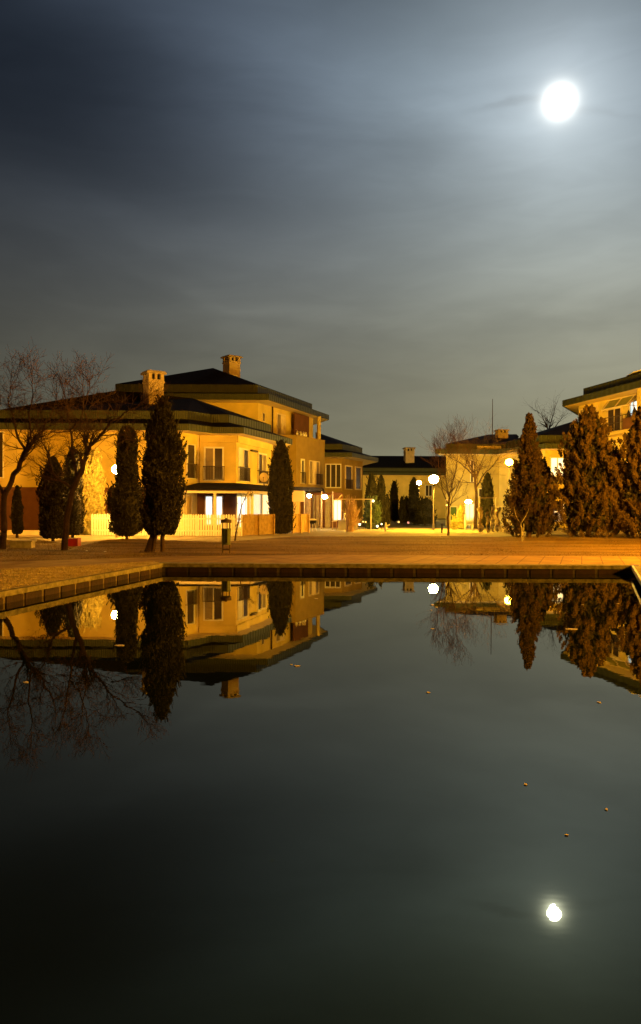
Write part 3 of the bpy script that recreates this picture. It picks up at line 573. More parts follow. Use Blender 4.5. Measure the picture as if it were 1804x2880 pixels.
aw = thing('awning', 'striped green awning stretched over the top balcony at right', 'awning', (*off(s7(1740), .3), 9.4))
af = MB(); a1, a2 = s7(1712), s7(1792); b1, b2 = off(s7(1722), 1.0), off(s7(1797), 1.0)
th = .03; af.add([(*off(a1, .12), 10.15), (*off(a2, .12), 10.15), (b2[0], b2[1], 9.35), (b1[0], b1[1], 9.35), (*off(a1, .12), 10.15-th), (*off(a2, .12), 10.15-th), (b2[0], b2[1], 9.35-th), (b1[0], b1[1], 9.35-th)], [(0, 1, 2, 3), (7, 6, 5, 4), (0, 4, 5, 1), (1, 5, 6, 2), (2, 6, 7, 3), (3, 7, 4, 0)])
m_aw = mat('awning_cloth', (0.25, 0.25, 0.09), .85, .15, 2)
build(af, 'cloth', m_aw, aw); ab = MB(); ab.tube((b1[0], b1[1], 9.33), (b2[0], b2[1], 9.33), .06); ab.tube((*off(a1, .12), 10.15), (*off(a2, .12), 10.15), .07)
for p_, q_ in ((a1, b1), (a2, b2)): ab.tube((*off(p_, .12), 9.3), (q_[0], q_[1], 9.33), .025); ab.tube((*off(p_, .12), 10.12), (q_[0], q_[1], 9.1), .03)
build(ab, 'frame', m_cream, aw)
st = MB()
for u in (.02, .48, .93):
    A0 = Vector((*off(a1, .12), 10.17)).lerp(Vector((*off(a2, .12), 10.17)), u); A1_ = Vector((*off(a1, .12), 10.17)).lerp(Vector((*off(a2, .12), 10.17)), u+.06); B0 = Vector((b1[0], b1[1], 9.37)).lerp(Vector((b2[0], b2[1], 9.37)), u); B1_ = Vector((b1[0], b1[1], 9.37)).lerp(Vector((b2[0], b2[1], 9.37)), u+.06); dn = Vector((0, 0, .07))
    st.add([A0, A1_, B1_, B0, A0-dn, A1_-dn, B1_-dn, B0-dn], [(0, 1, 2, 3), (7, 6, 5, 4), (0, 4, 5, 1), (1, 5, 6, 2), (2, 6, 7, 3), (3, 7, 4, 0)])
build(st, 'stripes', m_cream, aw)
for i, (px, zt_) in enumerate(((1787, 9.0), (1804, 9.15))):
    q = off(s7(px), .62); P_ = thing('potted_cypress', ['left', 'right'][i]+' small dark potted cone shrub on the lit top balcony at right', 'potted plant', (q[0], q[1], 7.5), 'potted shrubs on the top balcony'); b = MB(); b.lathe((q[0], q[1], 7.5), [(.14, 0), (.16, .05), (.2, .38), (.21, .42)], 12); build(b, 'pot', m_binc, P_)
    b = MB(); b.lathe((q[0], q[1], 7.9), [(.12, 0), (.24, .15), (.22, .4), (.14, zt_-8.2), (.02, zt_-7.9)], 12, wob=lambda qq, tt: 1+.12*math.sin(5*qq+9*tt)); build(b, 'foliage', m_thuja, P_)
# white roof pane, its colour standing for the moon's reflection on the glass
rv = MB(); rv.add([(24.0, 60.6, 12.06), (25.0, 60.2, 12.30), (24.7, 58.4, 12.30), (23.8, 58.8, 12.06), (24.0, 60.6, 12.0), (25.0, 60.2, 12.2), (24.7, 58.4, 12.2), (23.8, 58.8, 12.0)], [(0, 1, 2, 3), (7, 6, 5, 4), (0, 4, 5, 1), (1, 5, 6, 2), (2, 6, 7, 3), (3, 7, 4, 0)]); build(rv, 'skylight_glint', m_plastic, r7)

# ================================================================== street lamps
def globe_mat(name, col, s): return mat(name, (.8, .8, .8), .5, emit=col, es=s)
def street_lamp(loc, h, r, gm, label, group='street lamps with round globes'):
    L = thing('street_lamp', label, 'street lamp', (loc[0], loc[1], 0), group); x, y = loc
    p = MB(); p.tube((x, y, 0), (x, y, .5), .075, .07, 12); p.tube((x, y, .5), (x, y, h-r*1.1), .05, .042, 12); build(p, 'pole', m_metal, L, smooth=False)
    c = MB(); c.lathe((x, y, h-r*1.25), [(.05, -.06), (.09, 0), (r*.55, r*.22), (r*.6, r*.3)], 16); build(c, 'collar', m_rail, L)
    gl = MB(); gl.ball((x, y, h), r, 20, 12, .88); build(gl, 'globe', gm, L, smooth=True)
    return L
g_sod = globe_mat('sodium_globe', (1.0, .48, .065), 1750); g_warm = globe_mat('warm_globe', WARM, 2250); g_yel = globe_mat('yellow_globe', (1.0, .50, .02), 210); g_small = globe_mat('far_globe', (1, .8, .5), 60)
g_sod_r = globe_mat('sodium_globe_promenade', SODIUM, 7000)
street_lamp((xw(329, 39.3), 39.3), zw(331, 1320, 39.3), .25, g_sod, 'lit globe lamp half hidden behind the narrow cypresses at left')
street_lamp((xw(1220, 53.8), 53.8), zw(1220, 1348, 53.8), .33, g_warm, 'white glaring globe lamp on a full visible pole in the centre')
street_lamp((xw(1432, 61), 61), zw(1432, 1300, 61), .30, g_yel, 'yellow globe lamp rising above the conifer in front of the low house')
street_lamp((xw(1178, 98), 98), zw(1178, 1358, 98), .30, globe_mat('far_lawn_globe', (1.0, .60, .12), 2300), 'small distant white lamp left of the glaring central lamp')
street_lamp((xw(1297, 92), 92), zw(1297, 1357, 92), .22, g_small, 'faint distant lamp right of the glaring central lamp')
street_lamp((16, 2.0), 7.0, .42, globe_mat('fill_globe_bank', SODIUM, 3500), 'tall unseen sodium globe lamp added as front fill on the right bank, beyond the picture edge')  # unseen lamp, added for a gentle front fill
street_lamp((-20.5, 39.6), 3.8, .25, globe_mat('sodium_globe_left', SODIUM, 900), 'sodium globe lamp by the left house just outside the picture')
street_lamp((18.5, 25), 6.5, .40, g_sod_r, 'sodium globe lamp on the promenade beyond the right picture edge')

# ================================================================== vegetation
def wobf(seed, amp=.12):
    r = random.Random(seed); ph = [r.uniform(0, 6.28) for _ in range(6)]
    return lambda q, t: 1+amp*(.5*np.sin(3*q+ph[0]+5*t)+.5*np.sin(2*q+ph[1]-9*t)+.6*np.sin(17*t+ph[2]+q)+.4*np.sin(31*t+ph[3]+4*q))
def prof_cyp(t):
    t = np.asarray(t, float); return np.clip(.62+t/.10, 0, 1)*np.clip(1-np.clip((t-.35)/.65, 0, 1)**2.1, 0, 1)**.62
def cypress(px, D, z1, w, label, group, n=5000, leaf=.06, m=None, seed=1, z0=.12, prof=prof_cyp, amp=.12, name='cypress', lean=0.0, cat='cypress', trunk_w=.06, x=None, core=.84, spread=.10):
    rg = np.random.default_rng(seed); x = xw(px, D) if x is None else x
    T = thing(name, label, cat, (x, D, 0), group)
    tr = MB(); tr.tube((x, D, 0), (x, D, z0+.35*(z1-z0)), trunk_w*1.3, trunk_w*.6, 8); build(tr, 'trunk', m_bark, T)
    wob = wobf(seed, amp); c = MB(); K = 26
    c.lathe((x, D, 0), [(max(.004, float(prof(k/K))*w/2*core), z0+(z1-z0)*.97*k/K) for k in range(K+1)], 18, wob=wob)
    t = rg.uniform(0, 1, n)**.95; q = rg.uniform(0, 2*np.pi, n); r = (prof(t)*w/2*wob(q, t)+.01)*(1-abs(rg.normal(0, spread, n))+.03)
    cen = np.stack([x+r*np.cos(q), D+r*np.sin(q), z0+(z1-z0)*t], 1)
    ax = np.stack([np.cos(q)*.45, np.sin(q)*.45, np.ones(n)], 1)+rg.normal(0, .35, (n, 3))
    c.leaves(cen, ax, rg.uniform(.6, 1.4, n)*leaf, rg.uniform(.35, .8, n)*leaf, rg)
    nt_ = int(n/65)
    for _ in range(nt_):
        tt = rg.uniform(.02, .97); qq = rg.uniform(0, 2*np.pi); r0 = float(prof(tt))*w/2*float(wob(qq, tt))*rg.uniform(.93, 1.11); k_ = 24
        a_ = np.array([math.cos(qq)*.5, math.sin(qq)*.5, 1.0]); a_ /= np.linalg.norm(a_); u_ = rg.uniform(0, 1, k_)
        cc_ = np.array([x+r0*math.cos(qq), D+r0*math.sin(qq), z0+(z1-z0)*tt])+a_*(u_[:, None]*leaf*5.5)+rg.normal(0, leaf*.55, (k_, 3))*(1.1-u_[:, None])
        c.leaves(cc_, a_+rg.normal(0, .3, (k_, 3)), rg.uniform(.5, 1.0, k_)*leaf, rg.uniform(.25, .5, k_)*leaf, rg)
    build(c, 'crown', m or m_thuja, T); return T
GC = 'narrow cypresses in front of the left house'
cypress(49, 38.4, 2.62, .50, 'short thin dark cypress at far left before the red-brown wall', GC, 2500, .04, seed=1, z0=.2)
cypress(150, 35, 3.85, 1.2, 'broad dark cypress left of the leaning bare trunk', GC, 5500, .055, seed=2, z0=.15)
cypress(205, 39, 4.6, 1.0, 'taller dark cypress right behind the leaning bare trunk', GC, 4500, .055, seed=3, z0=.15)
def prof_ivy(t): t = np.asarray(t, float); return (1.18-.45*t)*np.clip(1-np.clip((t-.8)/.2, 0, 1)**2, 0, 1)**.5
cypress(252, 43.6, 4.75, 1.5, 'ivy-leaved column shrub glowing yellow in the lamp light', None, 7000, .085, m_ivy, 4, .02, prof_ivy, .14, name='ivy_column', cat='shrub', core=.80)
def prof_c4(t): t = np.asarray(t, float); return np.clip(t/.06, 0, 1)**.5*np.where(t < .42, 1.0, np.where(t < .5, 1-(t-.42)/.08*.40, .60))*np.clip(1-np.clip((t-.8)/.2, 0, 1)**2.2, 0, 1)**.5
cypress(357, 37.4, 5.5, 1.62, 'dark cypress hiding the left street lamp, slim above and stout below', GC, 8000, .055, seed=5, prof=prof_c4, amp=.10, z0=.15)
def prof_c5(t): t = np.asarray(t, float); return np.interp(t, [0, .05, .2, .5, .68, .80, .90, .96, 1], [.72, 1, .98, 1, .93, .72, .42, .25, .03])
cypress(458, 27.3, 5.5, 1.26, 'tallest nearest cypress with bare stem, rising from the lawn by the pool', GC, 20000, .045, seed=6, prof=prof_c5, amp=.2, z0=.62, spread=.17, core=.74)
tr = MB(); X5 = xw(420, 27.4)
for a, b, r0, r1 in (((X5, 27.4, 0), (X5+.12, 27.4, .5), .17, .11), ((X5+.12, 27.4, .5), (xw(450, 27.3), 27.3, 1.5), .11, .07), ((X5+.16, 27.3, 0), (X5+.3, 27.3, .9), .07, .05)): tr.tube(a, b, r0, r1, 9)
root5 = [o for o in C.objects if o.get('label', '').startswith('tallest nearest')][0]; build(tr, 'trunk', m_bark, root5)
cypress(790, 46, 5.6, 1.42, 'smooth dark cypress at the right end of the porch', GC, 9000, .055, seed=7, z0=.05, amp=.07)
GF = 'cypresses on the far lawn'
cypress(1045, 61, 4.35, .92, 'dark far cypress, left of the fused pair beside the corner bay', GF, 2500, .07, seed=8)
cypress(1072, 61.5, 4.2, .78, 'dark far cypress, right of the fused pair beside the corner bay', GF, 2500, .07, seed=9)
cypress(1090, 64, 2.7, .42, 'smallest slim cypress right of the fused pair', GF, 1200, .06, seed=10)
cypress(1109, 84, 4.5, .95, 'far cypress standing alone against the lit distant wall', GF, 2200, .08, seed=11)
cypress(1131, 76, 2.7, .55, 'left of two short touching cypresses in mid lawn', GF, 1200, .07, seed=12)
cypress(1144, 76.5, 2.75, .55, 'right of two short touching cypresses in mid lawn', GF, 1200, .07, seed=13)
cypress(1164, 75, 4.55, 1.05, 'tall leaning far cypress just below the small distant lamp', GF, 2500, .08, seed=14)
cypress(1196, 70, 2.4, 1.6, 'broad dark bush left of the central lamp pole', None, 3000, .09, seed=15, name='bush', cat='bush', prof=prof_ivy)
cypress(1371, 60, 4.35, .98, 'rounded dark topiary against the yellow lit wall', None, 3500, .06, seed=16, name='topiary', cat='topiary')
cypress(1299, 57, 1.85, .50, 'small cone shrub glowing orange right of the central lamp', None, 2500, .05, m_ivy, 17, name='cone_shrub', cat='shrub', z0=.03)
cypress(1278, 57.5, .95, .42, 'knee-high rounded shrub beside the orange cone shrub', None, 1200, .05, m_ivy, 18, name='small_shrub', cat='shrub', z0=.02)
cypress(1048, 57, 2.25, 1.05, 'loose grey-green bush before the fused cypress pair', None, 4500, .075, m_thuja_g, 19, name='bush', cat='bush', z0=.05, amp=.2, core=.6)
# junipers on the right: many upright flame-like sprays
def juniper(px, D, z1, w, label, seed, prof, nc=170, nl=150, z0=.25, group='big conifers on the right', m=None, lean=0):
    rg = np.random.default_rng(seed); x = xw(px, D); T = thing('conifer', label, 'conifer', (x, D, 0), group)
    tr = MB(); tr.tube((x, D, 0), (x+.05, D, .8), .16, .12, 9); tr.tube((x+.05, D, .8), (x+lean*.6, D, z1*.7), .12, .04, 8)
    for k in range(9):
        q = rg.uniform(0, 6.28); zz = rg.uniform(.5, z1*.55); tr.tube((x, D, zz), (x+math.cos(q)*w*.33, D+math.sin(q)*w*.33, zz+w*.35), .045, .015, 5)
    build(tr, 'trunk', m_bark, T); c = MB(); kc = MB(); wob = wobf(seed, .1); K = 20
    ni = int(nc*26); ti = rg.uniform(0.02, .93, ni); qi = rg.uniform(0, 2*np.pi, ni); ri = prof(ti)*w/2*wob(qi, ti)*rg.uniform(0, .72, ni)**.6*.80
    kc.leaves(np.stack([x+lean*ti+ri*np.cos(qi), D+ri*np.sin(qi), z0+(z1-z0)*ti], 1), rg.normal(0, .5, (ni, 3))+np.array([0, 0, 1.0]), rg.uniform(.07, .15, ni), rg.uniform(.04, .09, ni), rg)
    for k in range(nc):
        t = rg.uniform(0, 1)**.85; q = rg.uniform(0, 2*np.pi); rr = float(prof(t))*w/2*rg.uniform(.55, 1.04)*float(wob(q, t))
        cc = np.array([x+lean*t+rr*math.cos(q), D+rr*math.sin(q), z0+(z1-z0)*t-.12]); s = rg.uniform(.5, 1.1)*(1.0-.5*t)
        a = np.array([math.cos(q)*.55*(1-t*.6), math.sin(q)*.55*(1-t*.6), 1.0]); a /= np.linalg.norm(a)
        u = rg.uniform(-1, 1, nl); rad = (1-abs(u)**1.6)*.17*s+.015; off_ = rg.normal(0, .55, (nl, 3)); cen = cc+a*(u[:, None]*.42*s)+off_*rad[:, None]
        c.leaves(cen, a+rg.normal(0, .38, (nl, 3)), rg.uniform(.035, .075, nl), rg.uniform(.015, .035, nl), rg)
    build(c, 'crown', m or m_juni, T); build(kc, 'inner_crown_shade', m_thuja, T); return T  # inner leaves coloured darker so gaps between sprays read as shade
def prof_r1(t): t = np.asarray(t, float); return np.interp(t, [0, .1, .25, .5, .7, .87, .95, 1], [.7, .92, 1.0, .60, .32, .20, .12, .03])
def prof_r2(t): t = np.asarray(t, float); return np.interp(t, [0, .1, .3, .55, .75, .88, 1], [.6, .9, 1.0, .95, .72, .36, .06])
juniper(1488, 42.7, 6.95, 3.05, 'spire-topped conifer rising highest left of the right-hand group', 31, prof_r1, 300, 130, m=m_juni_dark)
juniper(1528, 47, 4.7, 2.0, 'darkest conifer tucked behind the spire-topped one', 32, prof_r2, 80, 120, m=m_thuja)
juniper(1655, 43, 7.35, 3.9, 'broad ragged conifer in the middle of the right-hand group', 33, prof_r2, 480, 120)
juniper(1818, 41.5, 7.6, 3.5, 'rightmost conifer cut by the picture edge', 34, prof_r2, 420, 120)
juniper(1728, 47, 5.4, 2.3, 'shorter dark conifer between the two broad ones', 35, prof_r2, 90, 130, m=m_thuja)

# bare trees
def bare_tree(name, label, D, base_px, limbs, seed, rt=.10, levels=3, twl=.9, group=None, twm=None, tw_r=.012, density=1.0, sag=0.25, up=.5, barkm=None):
    """limbs: polylines of (px, py[, depth offset]) at distance D, first one is the trunk"""
    rg = random.Random(seed); bx, by = base_px
    T = thing(name, label, 'bare tree', (xw(bx, D), D, 0), group); tr = MB(); cr = MB()
    def P(a): dd = D+(a[2] if len(a) > 2 else 0); return Vector((xw(a[0], dd), dd, max(0, zw(a[0], a[1], dd))))
    def grow(p, d, L, r, lev):
        n = 3; q = p.copy(); dd = d.copy()
        for i in range(n):
            dd = (dd+Vector((rg.gauss(0, .16), rg.gauss(0, .16), rg.gauss(0, .10)+up*.10))).normalized(); q2 = q+dd*L/n
            ra, rb = r*(1-.22*i), r*(1-.22*(i+1)); cr.tube(q, q2, max(ra, .0045), max(rb, .004), 3, False)
            if lev > 0:
                for _ in range(2 if rg.random() < density*.75 else 1):
                    sd = (dd+Vector((rg.gauss(0, .75), rg.gauss(0, .75), rg.gauss(0, .4)+up*.3))).normalized()
                    grow(q2, sd, L*rg.uniform(.45, .8), rb*.62, lev-1)
            q = q2
    for li, (pts, r0, r1) in enumerate(limbs):
        V = [P(a) for a in pts]; m_ = len(V)
        fine = [V[0]]
        for i in range(m_-1):
            for k in range(1, 4):
                p_ = V[i].lerp(V[i+1], k/3)
                if k < 3: p_ = p_+Vector((rg.gauss(0, .02), rg.gauss(0, .05), rg.gauss(0, .02)))
                fine.append(p_)
        nn_ = len(fine)
        for i in range(nn_-1):
            ra = r0+(r1-r0)*i/(nn_-1); rb = r0+(r1-r0)*(i+1)/(nn_-1); tr.tube(fine[i], fine[i+1], ra, rb, 8 if ra > .04 else 5, False)
            if (li > 0 or i > nn_*.55) and i > 0:
                for _ in range(max(1, int(density+rg.random()))):
                    dd = (fine[i+1]-fine[i]).normalized(); sd = (dd*.5+Vector((rg.gauss(0, .8), rg.gauss(0, .8), rg.gauss(0, .4)+up*.4))).normalized()
                    grow(fine[i+1], sd, twl*rg.uniform(.6, 1.2), max(rb*.45, tw_r), levels-1)
        dd = (fine[-1]-fine[-2]).normalized()
        for _ in range(3): grow(fine[-1], (dd+Vector((rg.gauss(0, .3), rg.gauss(0, .3), rg.gauss(0, .2)))).normalized(), twl, max(r1*.8, tw_r), levels-1)
    build(tr, 'trunk', barkm or m_bark, T); build(cr, 'crown', twm or m_twig, T); return T
GB = 'bare trees by the left bank'
bare_tree('bare_tree', 'leaning bare tree cut by the left edge', 28.4, (8, 1544), [
    ([(8, 1544), (12, 1470), (12, 1395), (33, 1354), (56, 1304), (73, 1264)], .13, .075),
    ([(73, 1264), (106, 1231, .3), (124, 1205, .5), (145, 1165, .8), (158, 1125, 1)], .07, .02),
    ([(73, 1264), (50, 1230, -.3), (40, 1180, -.6), (24, 1135, -.8), (28, 1095, -1)], .055, .015),
    ([(12, 1395), (-20, 1330, .4), (-30, 1250, .8), (-5, 1170, 1), (0, 1110, 1)], .06, .015),
    ([(56, 1304), (90, 1250, -.5), (80, 1160, -1), (92, 1115, -1.2), (90, 1080, -1.4)], .045, .012),
    ([(106, 1231, .3), (150, 1215, .9), (190, 1215, 1.3)], .03, .012)], 41, levels=3, twl=.78, group=GB)
bare_tree('bare_tree', 'crooked bare tree with forked limbs beside the dark cypresses', 28.0, (182, 1549), [
    ([(182, 1549), (188, 1459), (205, 1375), (228, 1330), (240, 1290), (245, 1272)], .125, .085),
    ([(245, 1272), (262, 1248, -.2), (281, 1225, -.4), (305, 1196, -.6), (350, 1160, -.8), (392, 1140, -1)], .065, .018),
    ([(218, 1345), (208, 1290, .3), (203, 1250, .5), (198, 1210, .7), (190, 1155, .9), (180, 1110, 1)], .065, .018),
    ([(198, 1210, .7), (225, 1185, .4), (240, 1140, .1), (252, 1095, 0)], .035, .012),
    ([(245, 1272), (236, 1240, .4), (245, 1190, .8), (235, 1130, 1.2), (232, 1085, 1.4)], .04, .012),
    ([(148, 1330, .2), (140, 1290, .4), (125, 1255, .6), (100, 1225, .8)], .045, .014),
    ([(205, 1375), (175, 1355, 0), (148, 1330, .2)], .05, .045),
    ([(281, 1225, -.4), (320, 1222, -.8), (345, 1232, -1)], .028, .012)], 42, levels=3, twl=.78, group=GB)
bare_tree('bare_tree', 'slim bare tree with red trunk right of the central lamp', 44.4, (1261, 1507), [
    ([(1261, 1507), (1261, 1470), (1262, 1430), (1264, 1400)], .07, .05), ([(1264, 1400), (1255, 1350, .4), (1250, 1300, .6), (1252, 1260, .8)], .035, .012),
    ([(1264, 1400), (1275, 1350, -.3), (1285, 1300, -.6), (1288, 1255, -.8)], .035, .012), ([(1262, 1430), (1280, 1390, .5), (1300, 1340, .9), (1312, 1300, 1.2)], .03, .012), ([(1262, 1420), (1244, 1380, -.5), (1236, 1330, -.9), (1232, 1290, -1)], .03, .012)], 43, levels=3, twl=.9, tw_r=.008, up=1.2, group='slender bare trees on the lawn')
bare_tree('bare_tree', 'spreading bare tree against the yellow lit low house', 60, (1338, 1487), [
    ([(1338, 1487), (1340, 1430), (1340, 1385), (1336, 1345)], .14, .09), ([(1336, 1345), (1315, 1320, .5), (1290, 1300, 1), (1270, 1290, 1.4)], .06, .02),
    ([(1336, 1345), (1335, 1310, -.5), (1325, 1275, -1)], .06, .02), ([(1340, 1370), (1360, 1335, .6), (1385, 1310, 1), (1400, 1290, 1.2)], .055, .02), ([(1338, 1350), (1350, 1310, -.4), (1362, 1280, -.8)], .05, .02)], 44, levels=3, twl=1.5, tw_r=.012, group='slender bare trees on the lawn')
bare_tree('bare_tree', 'tall bare tree whose top shows above the roof at right', 92, (1542, 1465), [
    ([(1542, 1465), (1542, 1300), (1542, 1215)], .25, .14), ([(1542, 1215), (1530, 1185), (1520, 1165)], .08, .03), ([(1542, 1215), (1550, 1180), (1556, 1160)], .08, .03), ([(1542, 1225), (1565, 1195), (1575, 1180)], .07, .03)], 45, levels=2, twl=1.8, tw_r=.02)
bare_tree('bare_tree', 'faint distant bare tree over the far roof left of the low house', 118, (1245, 1458), [
    ([(1245, 1458), (1245, 1330), (1246, 1285)], .2, .12), ([(1246, 1285), (1238, 1262)], .08, .03), ([(1246, 1285), (1262, 1255)], .08, .03), ([(1246, 1290), (1228, 1270)], .06, .03)], 46, levels=2, twl=1.6, tw_r=.025)
bare_tree('sapling', 'thin leaning sapling in front of the picket fence', 36.4, (662, 1521), [
    ([(662, 1521), (668, 1480), (677, 1440), (688, 1405), (698, 1385)], .045, .012), ([(677, 1440), (684, 1415, -.2), (700, 1395, -.4)], .014, .006), ([(664, 1480), (668, 1470)], .02, .006)], 47, levels=2, twl=.35, tw_r=.006, density=.5)
bare_tree('sapling', 'pale forked sapling with stake before the spire-topped conifer', 37.2, (1470, 1523), [
    ([(1470, 1523), (1469, 1495), (1466, 1472)], .035, .028), ([(1466, 1472), (1452, 1450, .1), (1446, 1425, .2)], .018, .007), ([(1466, 1472), (1480, 1450, -.1), (1487, 1430, -.2)], .018, .007)], 48, levels=2, twl=.4, tw_r=.006, density=.4, barkm=m_conc)
# pampas-like pale shrub lit by the terrace lamps
sh = thing('bare_shrub', 'pinkish upright bare shrub lit by the terrace lamps', 'shrub', (xw(990, 50.8), 50.8, 0)); tr = MB(); rg = random.Random(9)
for k in range(130):
    x0, y0 = xw(986, 50.8)+rg.gauss(0, .10), 50.8+rg.gauss(0, .12); side = rg.choice([0, 0, 1]); lx = (rg.gauss(.05, .20) if side == 0 else rg.uniform(.2, .75)); hh = rg.uniform(1.0, 2.5) if side == 0 else rg.uniform(.8, 1.75)
    pts = [(x0, y0, 0)]; 
    for f in (.25, .5, .75, 1.0): pts.append((x0+lx*f**1.3+rg.gauss(0, .045), y0+rg.gauss(0, .12), hh*f))
    tr.path(pts, [.03, .03, .026, .02, .007], 4)
    for f in (2, 3): p_ = pts[f]; tr.path([p_, (p_[0]+rg.gauss(0, .12), p_[1]+rg.gauss(0, .1), p_[2]+rg.uniform(.1, .35))], [.018, .006], 3)
build(tr, 'stems', mat('pink_bark', (0.60, 0.44, 0.34), .9, .25, 5), sh)
# climbing plants on posts
for i, (px, top, ww_) in enumerate(((1352, 1428, .42), (1372, 1440, .26), (1386, 1426, .30), (1401, 1428, .34))):
    D = 51+.4*i; x = xw(px, D); T = thing('climbing_plant', ['leftmost and fullest', 'shortest', 'third', 'rightmost'][i]+' of four pale climbers on posts by the stacked chairs', 'climbing plant', (x, D, 0), 'pale climbers on posts')
    z1 = zw(px, top, D); po = MB(); po.tube((x, D, 0), (x, D, z1), .03); build(po, 'post', m_wood, T)
    n = 700; t = rng.uniform(0, 1, n); q = rng.uniform(0, 6.28, n); r = ww_/2*(.6+.4*np.sin(9*t+i*2))*rng.uniform(.3, 1, n)
    lv = MB().leaves(np.stack([x+r*np.cos(q)+.06*np.sin(12*t+i), D+r*np.sin(q), z1*t+.03], 1), rng.normal(size=(n, 3)), rng.uniform(.04, .09, n), rng.uniform(.03, .06, n), rng); build(lv, 'leaves', m_bloom, T)
# low garden shrubs along the right forecourt
for i, (px, py, w_, h_) in enumerate(((1425, 1500, .9, .55), (1505, 1497, .8, .45), (1562, 1494, .6, .7), (1443, 1501, .5, .3), (1590, 1500, .7, .35))):
    x, D = gp(px, py); n = 350; v = rng.normal(size=(n, 3)); v /= np.linalg.norm(v, axis=1)[:, None]; rr = rng.uniform(.5, 1, n)[:, None]; cen = np.array([x, D, h_*.5])+v*rr*np.array([w_/2, w_/2, h_/2])
    b = MB().leaves(cen, v+rng.normal(0, .4, (n, 3)), rng.uniform(.03, .07, n), rng.uniform(.02, .04, n), rng)
    for k in range(6): b.tube((x, D, 0), (x+rng.normal(0, w_*.2), D+rng.normal(0, .1), h_*.7), .012, .006, 4)
    tag(build(b, 'low_shrub', m_bloom if i != 1 else m_ivy, org=(x, D, 0)), 'low pale shrub '+['right of the climbers under the conifer', 'between the spire conifer and the dark one', 'bright in the gap beside the broad conifer', 'smallest, below the spire conifer', 'at the foot of the broad conifer'][i], 'shrub', 'low garden shrubs at right')

# ================================================================== fences, bin and garden things
pf = thing('picket_fence', 'cream picket fence with rounded tops in front of the porch', 'fence', (xw(262, 41.7), 41.7, 0)); pk = MB(); y = 41.7
x = xw(258, y); x1 = xw(678, y); rg = random.Random(4)
while x < x1:
    w_ = .096; t_ = .012+rg.uniform(-.01, .01); pts = [(x, 0.03), (x+w_, 0.03), (x+w_, 1.13+t_), (x+w_*.82, 1.17+t_), (x+w_*.5, 1.19+t_), (x+w_*.18, 1.17+t_), (x, 1.13+t_)]
    nP = len(pts); pk.add([(a, y-.012, b) for a, b in pts]+[(a, y+.012, b) for a, b in pts], [tuple(range(nP)), tuple(range(2*nP-1, nP-1, -1))]+[(i, nP+i, nP+(i+1) % nP, (i+1) % nP) for i in range(nP)]); x += .137
build(pk, 'pickets', m_picket, pf); rl = MB()
for z in (.3, .95): rl.box(((xw(258, y)+x1)/2, y+.04, z), (x1-xw(258, y), .05, .08))
build(rl, 'rails', m_picket, pf); ps = MB(); x = xw(258, y)
while x < x1: ps.box((x, y+.10, .55), (.08, .08, 1.1)); x += 1.9
build(ps, 'posts', m_picket, pf)
def panel_fence(label, a, b, z1, m, nb, group=None, post=True):
    T = thing('board_fence', label, 'fence', (a[0], a[1], 0), group); p = MB(); d = Vector((b[0]-a[0], b[1]-a[1])); L = d.length; d.normalize(); rg = random.Random(int(a[0]*10))
    for k in range(nb):
        t0, t1 = L*k/nb+.006, L*(k+1)/nb-.006; q = .01*rg.uniform(-1, 1); n = Vector((-d.y, d.x)); strip(p, (a[0]+d.x*t0+n.x*q, a[1]+d.y*t0+n.y*q), (a[0]+d.x*t1+n.x*q, a[1]+d.y*t1+n.y*q), .04, z1+rg.uniform(-.01, .01), .025)
    build(p, 'boards', m, T); r = MB()
    for z in (.25, z1-.2): strip(r, (a[0]+d.y*.01, a[1]-d.x*.01), (b[0]+d.y*.01, b[1]-d.x*.01), z, z+.07, -.04)
    for t in (0, .5, 1): r.box((a[0]+d.x*L*t+d.y*.06, a[1]+d.y*L*t-d.x*.06, z1/2), (.09, .09, z1), math.atan2(d.y, d.x))
    build(r, 'frame', m, T)
FA, FB, FC, FD = (xw(681, 41.9), 41.9), (xw(769, 44.8), 44.8), (xw(822, 47.0), 47.0), (xw(867, 48.6), 48.6)
panel_fence('brown board fence between the picket fence and the cypress', FA, FB, 1.2, m_wood, 10)
panel_fence('pale board fence right of the porch-end cypress', FC, FD, 1.19, m_picket if False else mat('pale_wood', (0.55, 0.38, 0.19), .8, .15, 5), 5)
# litter bin
bx, by = gp(637, 1556); B = thing('litter_bin', 'green metal litter bin with a roof on posts beside the promenade', 'litter bin', (bx, by, 0))
s_ = 1/81.0
bd = MB(); bd.lathe((bx, by, .30), [(.145, 0), (.15, .02), (.165, .52), (.172, .56), (.165, .56), (.15, .50)], 20); build(bd, 'body', m_bin, B)
cap = MB(); cap.lathe((bx, by, 1.055), [(.19, 0), (.19, .11), (.06, .13), (.04, .16), (.005, .17)], 20); build(cap, 'roof', m_binc, B)
for sx in (-1, 1):
    lg = MB(); lg.tube((bx+sx*.12, by-.06, 0), (bx+sx*.12, by-.06, 1.06), .013); lg.tube((bx+sx*.12, by+.08, 0), (bx+sx*.12, by+.08, 1.06), .013); build(lg, 'leg', m_binc, B)
cb = MB(); cb.box((bx, by-.06, .13), (.24, .025, .03)); cb.box((bx, by+.08, .13), (.24, .025, .03)); cb.tube((bx, by+.12, .85), (bx, by+.12, 1.06), .012); build(cb, 'crossbar', m_binc, B)
vs_ = MB(); vs_.box((bx+.03, by-.165, .60), (.045, .02, .46)); build(vs_, 'door_strip', m_black, B)
